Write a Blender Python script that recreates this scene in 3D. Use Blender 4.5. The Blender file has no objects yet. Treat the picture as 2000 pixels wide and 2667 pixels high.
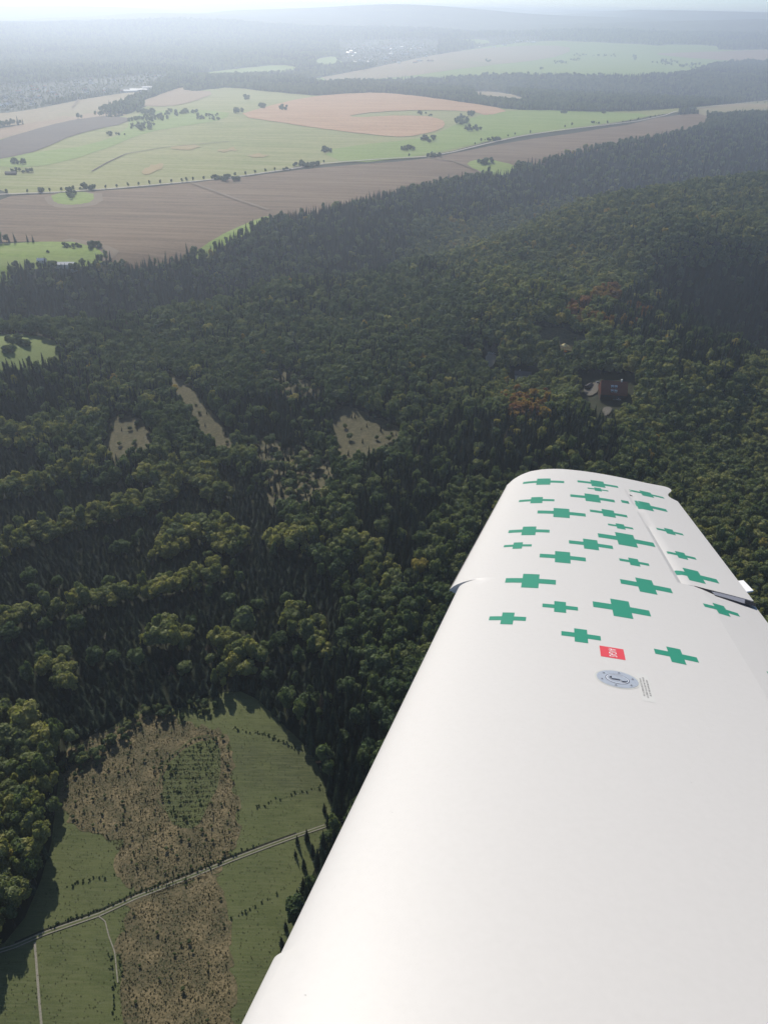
import bpy, bmesh, math, random
import numpy as np
from mathutils import Matrix, Vector, geometry
random.seed(7); rng = np.random.default_rng(7)
rad = math.radians
# ------------------------------------------------------------------ camera
F = 2000.0; PITCH = rad(33.30); ROLL = rad(1.4); BASE = -320.0
sc = bpy.context.scene
COL = sc.collection
cam_d = bpy.data.cameras.new('camera'); cam = bpy.data.objects.new('camera', cam_d); COL.objects.link(cam)
cam_d.sensor_fit = 'VERTICAL'; cam_d.sensor_height = 24.0; cam_d.lens = 24.0*F/2667.0
cam_d.clip_start = 0.05; cam_d.clip_end = 120000
ex = Vector((1, 0, 0)); ey = Vector((0, math.sin(PITCH), math.cos(PITCH))); ez = Vector((0, -math.cos(PITCH), math.sin(PITCH)))
R0 = Matrix((ex, ey, ez)).transposed()
RC = R0 @ Matrix.Rotation(ROLL, 3, 'Z')
cam.matrix_world = RC.to_4x4()
sc.camera = cam
RCn = np.array(RC)
# ------------------------------------------------------------------ light
SUN_AZ = rad(-22); SUN_EL = rad(33)          # ahead of the camera, a little to the left
w = bpy.data.worlds.new('World'); sc.world = w; w.use_nodes = True
nt = w.node_tree; nt.nodes.clear()
sky = nt.nodes.new('ShaderNodeTexSky'); sky.sky_type = 'NISHITA'; sky.sun_disc = False
sky.sun_elevation = SUN_EL; sky.sun_rotation = SUN_AZ % (2*math.pi)
sky.altitude = 300; sky.air_density = 0.55; sky.dust_density = 0.3; sky.ozone_density = 3.0
bg = nt.nodes.new('ShaderNodeBackground'); bg.inputs['Strength'].default_value = 0.09
wo = nt.nodes.new('ShaderNodeOutputWorld')
nt.links.new(sky.outputs[0], bg.inputs['Color']); nt.links.new(bg.outputs[0], wo.inputs['Surface'])
sd = bpy.data.lights.new('sun', 'SUN'); sd.energy = 3.9; sd.angle = rad(0.53); sd.color = (1.0, 0.93, 0.82)
sun = bpy.data.objects.new('sun', sd); COL.objects.link(sun)
sdir = Vector((math.sin(SUN_AZ)*math.cos(SUN_EL), math.cos(SUN_AZ)*math.cos(SUN_EL), math.sin(SUN_EL)))
sun.rotation_euler = sdir.to_track_quat('Z', 'Y').to_euler()
vs = sc.view_settings; vs.view_transform = 'Standard'; vs.look = 'None'; vs.exposure = 0.28; vs.gamma = 1.0
sc.cycles.volume_bounces = 3; sc.cycles.max_bounces = 6; sc.cycles.diffuse_bounces = 2; sc.cycles.transparent_max_bounces = 6

# ------------------------------------------------------------------ helpers
def tag(o, label=None, cat=None, group=None, kind=None):
    if label: o['label'] = label
    if cat: o['category'] = cat
    if group: o['group'] = group
    if kind: o['kind'] = kind
    return o
def link(name, data, parent=None):
    o = bpy.data.objects.new(name, data); COL.objects.link(o)
    if parent is not None: o.parent = parent
    return o
def mesh(name, verts, faces, mats, midx=None, smooth=False):
    me = bpy.data.meshes.new(name)
    me.from_pydata([tuple(map(float, v)) for v in verts], [], [tuple(int(i) for i in f) for f in faces])
    for m in (mats if isinstance(mats, (list, tuple)) else [mats]): me.materials.append(m)
    if midx is not None: me.polygons.foreach_set('material_index', np.array(midx, dtype=np.int32))
    if smooth: me.polygons.foreach_set('use_smooth', np.ones(len(me.polygons), dtype=bool))
    me.update()
    return me
def empty(name, loc=(0, 0, 0), rz=0.0):
    o = link(name, None); o.location = loc; o.rotation_euler = (0, 0, rz); o.empty_display_size = 1
    return o
def ray(px, py):
    d = np.array([(px-1000)/F, -(py-1333.5)/F, -1.0]); return RCn @ d
def to_px(P):                                   # world points (n,3) -> source pixels
    q = np.asarray(P) @ RCn
    dep = np.where(q[:, 2] < -0.01, -q[:, 2], 1e9)
    px = 1000+F*q[:, 0]/dep; py = 1333.5-F*q[:, 1]/dep
    px = np.where(q[:, 2] < -0.01, px, -1e6)
    return px, py, -q[:, 2]
# ------------------------------------------------------------------ value noise for numpy
_perm = rng.random((64, 64, 8))
def vnoise(x, y, k=0):
    x = np.asarray(x, float); y = np.asarray(y, float)
    xi = np.floor(x).astype(int); yi = np.floor(y).astype(int); fx = x-xi; fy = y-yi
    fx = fx*fx*(3-2*fx); fy = fy*fy*(3-2*fy); t = _perm[:, :, k % 8]
    g = lambda a, b: t[a % 64, b % 64]
    return (g(xi, yi)*(1-fx)+g(xi+1, yi)*fx)*(1-fy)+(g(xi, yi+1)*(1-fx)+g(xi+1, yi+1)*fx)*fy
# ------------------------------------------------------------------ relief of the land
def segdist(x, y, pts):
    best = np.full(np.shape(x), 1e12); bt = np.zeros(np.shape(x)); n = len(pts)-1
    for i in range(n):
        ax, ay = pts[i][:2]; bx, by = pts[i+1][:2]; dx, dy = bx-ax, by-ay
        t = np.clip(((x-ax)*dx+(y-ay)*dy)/(dx*dx+dy*dy), 0, 1)
        d = np.hypot(x-ax-t*dx, y-ay-t*dy); m = d < best
        best = np.where(m, d, best); bt = np.where(m, i+t, bt)
    return best, bt
def ridge(x, y, pts, width):
    """pts (x,y,height): gaussian ridge or trough along a line"""
    d, t = segdist(x, y, pts); hs = np.interp(t, np.arange(len(pts)), [p[2] for p in pts])
    ws = np.interp(t, np.arange(len(pts)), [p[3] if len(p) > 3 else width for p in pts])
    return hs*np.exp(-(d/ws)**2)
def sst(t):
    t = np.clip(t, 0, 1); return t*t*(3-2*t)
def H(x, y):
    x = np.asarray(x, float); y = np.asarray(y, float)
    r = np.hypot(x, y)
    h = np.zeros(np.shape(x))
    # stream valley under the plateau edge, from the left glade round behind the wooded hill
    h = h+ridge(x, y, [(-900, 860, -70, 120), (-520, 975, -75, 105), (-300, 1060, -70, 90), (-120, 1190, -55, 100), (60, 1360, -60, 110), (250, 1640, -80, 130), (480, 1880, -105, 160), (900, 2150, -120, 200), (1800, 2650, -110, 300)], 110)
    # wooded hill on the right
    h = h+ridge(x, y, [(240, 1300, 12, 130), (400, 1440, 36, 190), (820, 1620, 52, 260), (1500, 1800, 60, 330)], 200)
    # its steep near side, falling into the deep side valley
    hx = sst((x-330-(1100-y)*.12)/130)
    h = h+hx*(-122*sst((1185-y+.06*(x-500))/145)*sst((y-755-.1*(x-450))/190)+34*np.exp(-((y-1215)/100)**2))
    # spur carrying the inn
    h = h+ridge(x, y, [(120, 1010, 4, 100), (250, 900, 14, 110), (370, 790, 12, 90), (470, 720, -10, 80)], 90)
    h = h+ridge(x, y, [(560, 690, 8, 90), (800, 700, 26, 120), (1100, 700, 20, 140)], 90)
    # gentle foreground swells
    near = np.exp(-(r/1500)**4)
    h = h+near*(vnoise(x/150+3, y/150+9, 1)-0.5)*46*np.clip((r-330)/200, 0, 1)*np.clip((1250+.55*x-y)/250, 0, 1)
    # broad swell of the farmland
    h = h+np.clip((r-1500)/1500, 0, 1)*(vnoise(x/1500+5, y/1500+1, 2)-0.5)*24
    # wooded valley behind the first fields
    h = h+ridge(x, y, [(-6000, 5200, -30, 500), (-1500, 5600, -20, 500), (300, 4700, -40, 420), (1500, 4500, -60, 520), (3500, 4800, -60, 600)], 500)
    # far hills rising towards the right and back
    far = np.clip((r-7500)/6000, 0, 1); far = far*far*(3-2*far)
    az = np.arctan2(x, y)
    h = h+far*(150+150*np.clip((az+0.45)/0.7, 0, 1)+(vnoise(x/2600, y/2600, 3)-0.5)*260+(vnoise(x/1100, y/1100, 4)-0.5)*90)
    h = h+np.clip((az-.12)/.3, 0, 1)*np.clip((r-11000)/5000, 0, 1)*90; h = np.minimum(h, -BASE+58)
    return BASE+h
_T = np.geomspace(60, 40000, 2600)
def G(px, py, zo=0.0):
    d = ray(px, py); hl = math.hypot(d[0], d[1]); t = _T/hl
    X, Y, Z = d[0]*t, d[1]*t, d[2]*t
    g = Z-(H(X, Y)+zo); i = int(np.argmax(g < 0))
    if g[i] >= 0: i = len(t)-1
    if i == 0: i = 1
    a = g[i-1]/(g[i-1]-g[i]) if g[i-1] != g[i] else 0
    tt = t[i-1]+(t[i]-t[i-1])*min(max(a, 0), 1)
    return d[0]*tt, d[1]*tt
def chaikin(P, n=1, closed=True):
    P = [np.array(p, float) for p in P]
    for _ in range(n):
        Q = []; m = len(P)
        if not closed: Q.append(P[0])
        for i in range(m if closed else m-1):
            a, b = P[i], P[(i+1) % m]; Q += [a*.75+b*.25, a*.25+b*.75]
        if not closed: Q.append(P[-1])
        P = Q
    return P
def poly(pix, sm=1):
    """pixel outline [(px,py[,height of what was traced])] -> outline on the land"""
    P = chaikin([(p[0], p[1], p[2] if len(p) > 2 else 0) for p in pix], sm)
    return np.array([G(*p) for p in P])
def inside(x, y, P):
    x = np.asarray(x); y = np.asarray(y); r = np.zeros(x.shape, bool); n = len(P); j = n-1
    bb = (x >= P[:, 0].min()) & (x <= P[:, 0].max()) & (y >= P[:, 1].min()) & (y <= P[:, 1].max())
    idx = np.nonzero(bb)[0]
    if len(idx) == 0: return r
    xx = x[idx]; yy = y[idx]; rr = np.zeros(len(idx), bool)
    for i in range(n):
        xi, yi = P[i]; xj, yj = P[j]
        if yi != yj:
            c = ((yi > yy) != (yj > yy)) & (xx < (xj-xi)*(yy-yi)/(yj-yi)+xi); rr ^= c
        j = i
    r[idx] = rr
    return r
# ------------------------------------------------------------------ materials
def mat(name, build, rough=0.9, **kw):
    m = bpy.data.materials.new(name); m.use_nodes = True; t = m.node_tree
    b = t.nodes['Principled BSDF']; b.inputs['Roughness'].default_value = rough
    b.inputs['Specular IOR Level'].default_value = kw.get('spec', 0.15)
    if isinstance(build, tuple): b.inputs['Base Color'].default_value = (*build, 1)
    else: t.links.new(build(t), b.inputs['Base Color'])
    if 'metal' in kw: b.inputs['Metallic'].default_value = kw['metal']
    if 'coat' in kw: b.inputs['Coat Weight'].default_value = kw['coat']; b.inputs['Coat Roughness'].default_value = kw.get('coat_rough', 0.1)
    return m
def nz(t, scale, detail=4, rough=0.6, vec=None, seed=0, stretch=None):
    n = t.nodes.new('ShaderNodeTexNoise'); n.inputs['Scale'].default_value = scale; n.inputs['Detail'].default_value = detail; n.inputs['Roughness'].default_value = rough
    g = t.nodes.new('ShaderNodeNewGeometry'); mp = t.nodes.new('ShaderNodeMapping')
    mp.inputs['Location'].default_value = (seed*13.7, seed*7.1, 0)
    if stretch: mp.inputs['Rotation'].default_value = (0, 0, stretch[0]); mp.inputs['Scale'].default_value = (stretch[1], stretch[2], 1)
    t.links.new(g.outputs['Position'], mp.inputs['Vector']); t.links.new(mp.outputs[0], n.inputs['Vector'])
    return n.outputs['Fac']
def ramp(t, fac, stops):
    r = t.nodes.new('ShaderNodeValToRGB'); e = r.color_ramp.elements
    e[0].position, e[0].color = stops[0][0], (*stops[0][1], 1); e[1].position, e[1].color = stops[-1][0], (*stops[-1][1], 1)
    for p, c in stops[1:-1]:
        q = e.new(p); q.color = (*c, 1)
    t.links.new(fac, r.inputs['Fac']); return r.outputs['Color']
def mixc(t, fac, a, b, mode='MIX'):
    m = t.nodes.new('ShaderNodeMix'); m.data_type = 'RGBA'; m.blend_type = mode
    for s, v in ((m.inputs['Factor'], fac), (m.inputs['A'], a), (m.inputs['B'], b)):
        if isinstance(v, (int, float)): s.default_value = v
        elif isinstance(v, tuple): s.default_value = (*v, 1)
        else: t.links.new(v, s)
    return m.outputs['Result']
def field_mat(name, c1, c2, scale=0.01, rows=None, rowcol=None, amt=0.5, c3=None, rs=0.02):
    def b(t):
        col = ramp(t, nz(t, scale, 8, 0.65, seed=len(name)), [(0.35, c1), (0.65, c2)])
        if c3:
            col = mixc(t, ramp(t, nz(t, scale*0.35, 5, 0.6, seed=len(name)+5), [(0.5, (0, 0, 0)), (0.68, (1, 1, 1))]), col, c3)
        col = mixc(t, 0.35, col, ramp(t, nz(t, scale*30, 3, 0.7), [(0.3, tuple(v*.55 for v in c1)), (0.7, tuple(min(1, v*1.4) for v in c2))]))
        if rows is not None:
            rr = ramp(t, nz(t, rs, 6, 0.7, stretch=(rows, 0.22, 3.2)), [(0.42, (0, 0, 0)), (0.66, (1, 1, 1))])
            col = mixc(t, mixc(t, 1.0, rr, (amt, amt, amt), 'MULTIPLY'), col, rowcol)
        return col
    return mat(name, b)
M = {}
M['soil'] = field_mat('ploughed_brown_soil', (.145, .094, .052), (.18, .118, .068), .006, rows=rad(12), rowcol=(.32, .23, .145), amt=.55, c3=(.13, .088, .055))
M['redsoil'] = field_mat('harrowed_red_soil', (.40, .215, .10), (.48, .27, .14), .004, rows=rad(-8), rowcol=(.60, .40, .23), amt=.7)
M['darksoil'] = field_mat('dark_ploughed_soil', (.085, .06, .052), (.115, .083, .07), .006, rows=rad(35), rowcol=(.15, .11, .09), amt=.5)
M['stubble'] = field_mat('pale_stubble', (.30, .20, .125), (.36, .25, .15), .004, rows=rad(20), rowcol=(.38, .30, .2), amt=.4)
M['tanfield'] = field_mat('tan_field', (.30, .25, .14), (.36, .28, .17), .0025, c3=(.22, .25, .09))
M['meadow'] = field_mat('meadow_grass', (.19, .235, .048), (.285, .295, .085), .003, rows=rad(15), rowcol=(.40, .37, .17), amt=.75, c3=(.30, .285, .12))
M['lush'] = field_mat('lush_green_grass', (.175, .275, .034), (.225, .315, .05), .004, rows=rad(15), rowcol=(.32, .36, .12), amt=.6)
M['glade'] = field_mat('glade_grass', (.16, .21, .06), (.19, .235, .08), .02)
M['dry'] = field_mat('dry_grass_patch', (.42, .30, .12), (.34, .28, .12), .02)
M['margin'] = field_mat('pale_field_margin', (.20, .15, .10), (.25, .19, .13), .02)
M['yard'] = mat('yard_paving', lambda t: ramp(t, nz(t, .8, 5, .8), [(.3, (.08, .076, .064)), (.7, (.19, .175, .15))]))
M['road'] = mat('pale_road_surface', lambda t: ramp(t, nz(t, .3, 3), [(.3, (.42, .38, .33)), (.7, (.55, .5, .44))]))
M['gravel'] = mat('gravel', lambda t: ramp(t, nz(t, 1.5, 5, .8), [(.3, (.20, .185, .14)), (.7, (.36, .335, .27))]))
M['clearing'] = field_mat('clearing_grass', (.068, .088, .032), (.12, .138, .052), .06, rows=rad(-18), rowcol=(.15, .16, .075), amt=.7, c3=(.048, .058, .030), rs=.35)
M['bracken_floor'] = mat('brown_bracken_floor', lambda t: mixc(t, ramp(t, nz(t, .09, 5, .65, seed=4), [(.44, (0, 0, 0)), (.60, (1, 1, 1))]), mixc(t, ramp(t, nz(t, 1.1, 4, .75, seed=9), [(.42, (0, 0, 0)), (.56, (1, 1, 1))]), (.066, .070, .034), (.15, .125, .07)), mixc(t, ramp(t, nz(t, .9, 5, .75, seed=6), [(.40, (0, 0, 0)), (.56, (1, 1, 1))]), (.088, .076, .038), (.25, .20, .11))))
M['cut'] = mat('felled_area_floor', lambda t: ramp(t, nz(t, .35, 7, .75, seed=2), [(.3, (.045, .052, .025)), (.5, (.098, .092, .048)), (.72, (.19, .152, .088))]))
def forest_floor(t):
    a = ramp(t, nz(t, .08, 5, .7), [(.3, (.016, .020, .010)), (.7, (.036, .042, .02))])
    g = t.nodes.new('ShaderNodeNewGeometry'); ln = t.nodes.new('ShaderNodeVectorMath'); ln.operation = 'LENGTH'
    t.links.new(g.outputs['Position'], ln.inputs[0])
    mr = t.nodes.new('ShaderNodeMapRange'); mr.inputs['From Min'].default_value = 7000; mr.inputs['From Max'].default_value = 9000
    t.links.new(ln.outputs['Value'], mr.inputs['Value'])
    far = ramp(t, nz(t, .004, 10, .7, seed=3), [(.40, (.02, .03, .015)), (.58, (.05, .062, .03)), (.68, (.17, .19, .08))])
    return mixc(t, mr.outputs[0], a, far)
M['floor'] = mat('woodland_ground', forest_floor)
def leafmat(name, stops, trans=0.0, rough=.75, spec=.2):
    m = bpy.data.materials.new(name); m.use_nodes = True; t = m.node_tree; b = t.nodes['Principled BSDF']
    a = t.nodes.new('ShaderNodeAttribute'); a.attribute_type = 'INSTANCER'; a.attribute_name = 'tint'
    col = ramp(t, a.outputs['Fac'], stops)
    co = t.nodes.new('ShaderNodeTexCoord'); n = t.nodes.new('ShaderNodeTexNoise'); n.inputs['Scale'].default_value = .9; n.inputs['Detail'].default_value = 3
    t.links.new(co.outputs['Object'], n.inputs['Vector'])
    va = ramp(t, n.outputs['Fac'], [(.3, (.62, .66, .6)), (.7, (1.35, 1.3, 1.1))])
    col = mixc(t, 1.0, col, va, 'MULTIPLY')
    t.links.new(col, b.inputs['Base Color']); b.inputs['Roughness'].default_value = rough; b.inputs['Specular IOR Level'].default_value = spec
    if trans:
        tr = t.nodes.new('ShaderNodeBsdfTranslucent'); mx = t.nodes.new('ShaderNodeMixShader'); mx.inputs[0].default_value = trans
        t.links.new(mixc(t, 1.0, col, (1.2, 1.3, .7), 'MULTIPLY'), tr.inputs['Color'])
        t.links.new(b.outputs[0], mx.inputs[1]); t.links.new(tr.outputs[0], mx.inputs[2]); t.links.new(mx.outputs[0], t.nodes['Material Output'].inputs['Surface'])
    return m
M['leaf'] = leafmat('broadleaf_foliage', [(0, (.058, .098, .052)), (.35, (.118, .160, .080)), (.6, (.195, .222, .108)), (.8, (.33, .315, .12)), (.9, (.42, .30, .085)), (1, (.24, .11, .07))], .38)
M['needle'] = leafmat('spruce_needles', [(0, (.014, .028, .021)), (.5, (.027, .047, .031)), (.85, (.052, .074, .042)), (1, (.13, .09, .065))], .08)
M['bark'] = mat('bark', lambda t: ramp(t, nz(t, 2, 4), [(.3, (.05, .04, .03)), (.7, (.10, .082, .066))]))
M['fern'] = leafmat('bracken_fronds', [(0, (.065, .072, .036)), (.5, (.125, .115, .062)), (1, (.27, .215, .125))], .3)
M['white_wall'] = mat('white_render', (.8, .79, .76)); M['timber'] = mat('dark_timber', (.07, .045, .03))
M['red_roof'] = mat('red_roof_tiles', lambda t: ramp(t, nz(t, 3, 3), [(.3, (.19, .07, .045)), (.7, (.30, .115, .075))]))
M['dark_roof'] = mat('dark_roof', (.09, .085, .09), .5); M['pale_roof'] = mat('pale_metal_roof', (.8, .8, .78), .4); M['brick_roof'] = mat('brick_red_roof', (.32, .13, .09))
M['glass'] = mat('window_glass', (.05, .06, .08), .1, spec=.5); M['car'] = mat('car_paint_white', (.8, .8, .8), .3, coat=.6); M['rubber'] = mat('tyre_rubber', (.02, .02, .02))
M['cargrey'] = mat('car_paint_grey', (.25, .27, .3), .3, coat=.6)
M['yellow'] = mat('yellow_canvas', (.75, .62, .3)); M['orange'] = mat('orange_canvas', (.7, .28, .08)); M['wood'] = mat('cut_wood', (.45, .26, .13)); M['steel'] = mat('steel', (.5, .5, .52), .35, metal=1)

# ------------------------------------------------------------------ land cover, traced on the photograph
CA = 14    # height of the trees whose tops hide a field's near edge
fields = []   # (name, label, mat, outline, level)
def rag(P, amp=7, n_=5):
    rs = random.Random(len(P)*31+int(P[0][0])); out = []
    for p, q in zip(P, P[1:]+P[:1]):
        for k in range(n_): t_ = k/n_; out.append((p[0]+(q[0]-p[0])*t_+rs.uniform(-amp, amp), p[1]+(q[1]-p[1])*t_+rs.uniform(-amp, amp)*.7, (p[2] if len(p) > 2 else 0)*(1-t_)+(q[2] if len(q) > 2 else 0)*t_))
    return out
def fld(name, label, m, pix, lev, sm=1):
    if name == 'dry_grass': pix, sm = rag(pix, 4, 4), 1
    elif name in ('meadow', 'ploughed_field', 'stubble_field', 'field_margin', 'glade'): pix, sm = rag([tuple(p) for p in chaikin([(p[0], p[1], p[2] if len(p) > 2 else 0) for p in pix], 1)], .9, 3), 0
    fields.append((name, label, m, poly(pix, sm), lev))
fld('meadow', 'wide pale green meadow beyond the tree-lined road', 'meadow', [(-60, 512), (300, 492), (600, 462), (830, 428), (1080, 412), (1150, 400), (1300, 362), (1600, 322), (1720, 298), (1790, 285, 6), (2080, 262, 8), (2080, 254), (1720, 288), (1500, 292), (1330, 286), (1200, 272), (1000, 245), (900, 248), (800, 250), (620, 230), (575, 228), (450, 250), (370, 282), (330, 300), (200, 340), (-60, 350)], 1)
fld('meadow', 'bright green grass strip along the country road on the right', 'lush', [(905, 430), (1120, 404), (1300, 360), (1600, 320), (1720, 298), (1500, 290), (1330, 286), (1230, 305), (1160, 338), (1100, 362), (960, 375), (830, 395)], 2)
fld('meadow', 'bright green grass round the copses left of the red field', 'lush', [(240, 378), (330, 345), (340, 305), (420, 285), (600, 290), (590, 312), (480, 330), (380, 345), (250, 400), (90, 440), (-60, 430), (-60, 412), (80, 400)], 2)
fld('ploughed_field', 'reddish harrowed field curving through the green meadow', 'redsoil', [(612, 303), (690, 280), (800, 254), (900, 245), (980, 242), (1060, 248), (1180, 264), (1335, 287), (1265, 304), (1240, 293), (1120, 287), (990, 292), (905, 302), (930, 308), (1000, 303), (1100, 302), (1150, 312), (1162, 328), (1130, 345), (1080, 355), (1040, 359), (900, 345), (760, 325)], 3)
fld('ploughed_field', 'dark grey-brown ploughed field at the left edge', 'darksoil', [(-60, 385), (120, 330), (230, 306), (335, 305), (332, 322), (250, 338), (180, 358), (130, 382), (70, 404), (-60, 425)], 3)
fld('ploughed_field', 'lighter grey soil strip above the dark ploughed field', 'stubble', [(-60, 345), (100, 318), (230, 292), (320, 296), (335, 302), (230, 306), (120, 330), (-60, 382)], 2)
fld('stubble_field', 'pale tan stubble wedge beside the dark wood edge', 'stubble', [(345, 276), (420, 246), (478, 226), (480, 238), (570, 240), (500, 268), (440, 280)], 3)
fld('stubble_field', 'ochre field between the left village and the tree belt', 'tanfield', [(60, 292), (200, 262), (330, 242), (385, 240), (300, 276, 8), (190, 300, 8), (100, 312, 8), (-60, 330, 8), (-60, 300)], 2)
fld('ploughed_field', 'large brown ploughed field below the tree-lined road', 'soil', [(-60, 516), (300, 497), (600, 467), (830, 437), (1100, 417), (1160, 404), (1320, 372), (1600, 333), (1750, 300), (1850, 296), (1830, 330, CA), (1700, 352, CA), (1560, 378, CA), (1450, 402, CA), (1360, 428, CA), (1250, 447, CA), (1120, 470, CA), (1000, 498, CA), (850, 535, CA), (720, 562, CA), (640, 585, 8), (560, 625, 4), (500, 665, 4), (400, 680, 10), (265, 688, 10), (310, 655), (280, 642), (150, 630), (-60, 632)], 2)
fld('meadow', 'pale grass margin along the wood edge under the brown field', 'lush', [(500, 664), (560, 622), (640, 583), (705, 560), (705, 568, 10), (650, 592, 10), (590, 620, 10), (520, 664, 10)], 3)
fld('meadow', 'small green island of grass in the brown field by the road', 'lush', [(132, 505), (245, 500), (245, 528), (185, 536), (142, 530)], 3, 2)
fld('field_margin', 'pale bare edge round the small green island', 'margin', [(112, 508), (265, 498), (272, 530), (190, 545), (130, 540)], 2.5, 2)
fld('meadow', 'green paddock with a row of dark trees at the plateau corner', 'lush', [(-60, 640), (160, 628), (275, 642), (283, 655), (265, 682, 6), (140, 688, 6), (30, 692, 8), (20, 720, 10), (-60, 720, 10)], 3)
fld('field_margin', 'pale bare turning strip at the corner of the brown field', 'margin', [(150, 628), (200, 622), (315, 650), (300, 672), (262, 690), (275, 655), (200, 632)], 3.5)
fld('meadow', 'green triangle with one dark bush under the road', 'lush', [(1212, 425), (1260, 413), (1345, 432), (1350, 445), (1300, 456, CA), (1230, 440)], 3)
fld('meadow', 'narrow bright grass strip at the right edge above the dark hill', 'tanfield', [(1790, 288), (1860, 276), (2080, 258), (2080, 285, CA), (1950, 290, CA), (1850, 304, 6)], 3)
for i, (lab, pp) in enumerate([('rust coloured dry patch in the meadow, lowest of four', [(365, 450), (395, 430), (428, 428), (420, 442), (380, 455)]), ('long dry patch in the meadow, left of the others along the top', [(440, 387), (500, 378), (530, 385), (480, 393)]), ('ochre dry patch in the meadow, third from left', [(565, 391), (610, 386), (618, 392), (580, 398)]), ('ochre dry patch in the meadow, rightmost of four', [(645, 406), (680, 402), (704, 406), (670, 413)])]):
    fld('dry_grass', lab, 'dry', pp, 3, 2)
# second row of fields, far off
fld('meadow', 'far green slope round the upper fields on the right', 'lush', [(770, 215), (900, 190), (1060, 165), (1250, 122), (1420, 106), (1500, 108), (1740, 120), (1870, 132), (2080, 128), (2080, 168, 8), (1880, 160, 8), (1780, 196, 10), (1560, 200, 10), (1300, 196, 10), (1130, 205, 10), (1000, 212, 10), (860, 218, 10)], 1)
fld('stubble_field', 'far tan field on the rise right of the village', 'tanfield', [(800, 210), (960, 180), (1200, 130), (1430, 117), (1500, 128), (1430, 155), (1260, 172), (1000, 208)], 2)
fld('ploughed_field', 'far reddish field at the right edge under the hills', 'stubble', [(1690, 140), (1800, 138), (2080, 127), (2080, 166, 6), (1880, 158), (1760, 150)], 2)
fld('meadow', 'far bright green strip near the top right', 'lush', [(1710, 117), (1860, 118), (1875, 132), (1800, 136), (1715, 130)], 2)
fld('meadow', 'far green clearing at the foot of the central hills', 'lush', [(440, 202), (560, 186), (680, 172), (770, 170), (775, 190, 8), (610, 200, 8)], 1)
fld('meadow', 'far green corner left of the village', 'lush', [(815, 157), (870, 145), (880, 158), (915, 166), (830, 178, 6)], 1)
fld('meadow', 'far pale green strip above the village', 'lush', [(1165, 104), (1270, 102), (1278, 116), (1180, 112)], 1)
fld('stubble_field', 'small tan field enclosed by the wooded valley', 'tanfield', [(1215, 238), (1310, 240), (1400, 262, 8), (1330, 263, 8), (1250, 256, 8)], 1)
# glades and fellings in the forest
fld('glade', 'small sunlit green glade at the left edge of the forest', 'glade', [(-60, 880), (50, 872), (140, 885), (157, 912), (152, 940, 8), (90, 948, 8), (-60, 950, 8)], 8)
def rag(P, amp=7, n_=5):
    rs = random.Random(len(P)*31+int(P[0][0])); out = []
    for p, q in zip(P, P[1:]+P[:1]):
        for k in range(n_): t_ = k/n_; out.append((p[0]+(q[0]-p[0])*t_+rs.uniform(-amp, amp), p[1]+(q[1]-p[1])*t_+rs.uniform(-amp, amp)*.7, (p[2] if len(p) > 2 else 0)*(1-t_)+(q[2] if len(q) > 2 else 0)*t_))
    return out
def fell(lb, P, amp=7): fld('felled_area', lb, 'cut', rag(P, amp), 8, 0)
fell('pale brown felled patch nearest the left edge', [(285, 1105), (300, 1085), (355, 1085), (385, 1110), (402, 1150), (405, 1165, 6), (340, 1185, 10), (297, 1205, 10), (265, 1165, 4), (280, 1140)], 5)
fell('narrow pale felled strip running down between dark spruces', [(440, 975), (500, 1005), (528, 1050), (560, 1085), (600, 1130), (632, 1150), (600, 1170, 10), (550, 1150, 10), (515, 1120, 12), (490, 1060, 12), (450, 1010, 12)], 4)
fell('brown felled patch in the middle of the forest', [(872, 1055), (930, 1068), (985, 1090), (1035, 1115), (1050, 1140), (1030, 1165, 8), (960, 1180, 12), (890, 1200, 12), (865, 1150, 10), (858, 1100)], 6)
fell('thin scrubby opening below the brown patch', [(660, 1140), (720, 1150), (790, 1170), (850, 1190), (880, 1230), (860, 1290, 8), (780, 1320, 10), (700, 1300, 8), (690, 1240, 4), (640, 1180)], 12)
fell('thin opening in the spruces left of centre', [(690, 960), (740, 965), (800, 990), (850, 1030), (800, 1035, 10), (720, 1020, 10), (690, 990)], 6)
fell('small opening beside the autumn coloured trees', [(1385, 850), (1470, 860), (1530, 885), (1500, 900, 8), (1400, 888, 8)], 4)
CLEAR_PIX = [(285, 1900), (350, 1850), (470, 1835, 3), (560, 1795, 3), (650, 1800), (740, 1890), (815, 1960), (860, 2080), (880, 2150), (800, 2300), (745, 2480), (700, 2800), (-300, 2900), (-80, 2500), (45, 2440), (130, 2240), (150, 2060), (165, 1950), (230, 1930)]
fld('clearing', 'rough green clearing in the forest at lower left', 'clearing', CLEAR_PIX, 3)
BR1 = [(290, 1900), (400, 1850), (480, 1880), (560, 1900), (600, 1925), (605, 2010), (625, 2100), (620, 2200), (560, 2280), (380, 2330), (310, 2290), (310, 2190), (180, 2150), (160, 2050), (170, 1950)]
BR2 = [(330, 2340), (560, 2270), (590, 2400), (600, 2560), (610, 2800), (330, 2800), (300, 2500)]
fld('bracken_patch', 'brown bracken covered patch above the track', 'bracken_floor', rag(BR1, 15, 8), 6, 2)
fld('bracken_patch', 'brown bracken covered patch below the track', 'bracken_floor', rag(BR2, 24, 8), 6, 2)
fld('planted_plot', 'dark green plot planted with rows of saplings inside the bracken', 'clearing', [(425, 2000), (500, 1935), (575, 1925), (575, 2040), (540, 2100), (515, 2160), (455, 2155), (425, 2100)], 7)
fld('parking', 'pale parking place with two white cars in the trees', 'gravel', [(1262, 925), (1292, 925), (1290, 945), (1278, 962), (1266, 955)], 8)
fld('parking', 'pale lane opening left of the parking place', 'gravel', [(1205, 912), (1235, 915), (1240, 925), (1212, 925)], 8)
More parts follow.
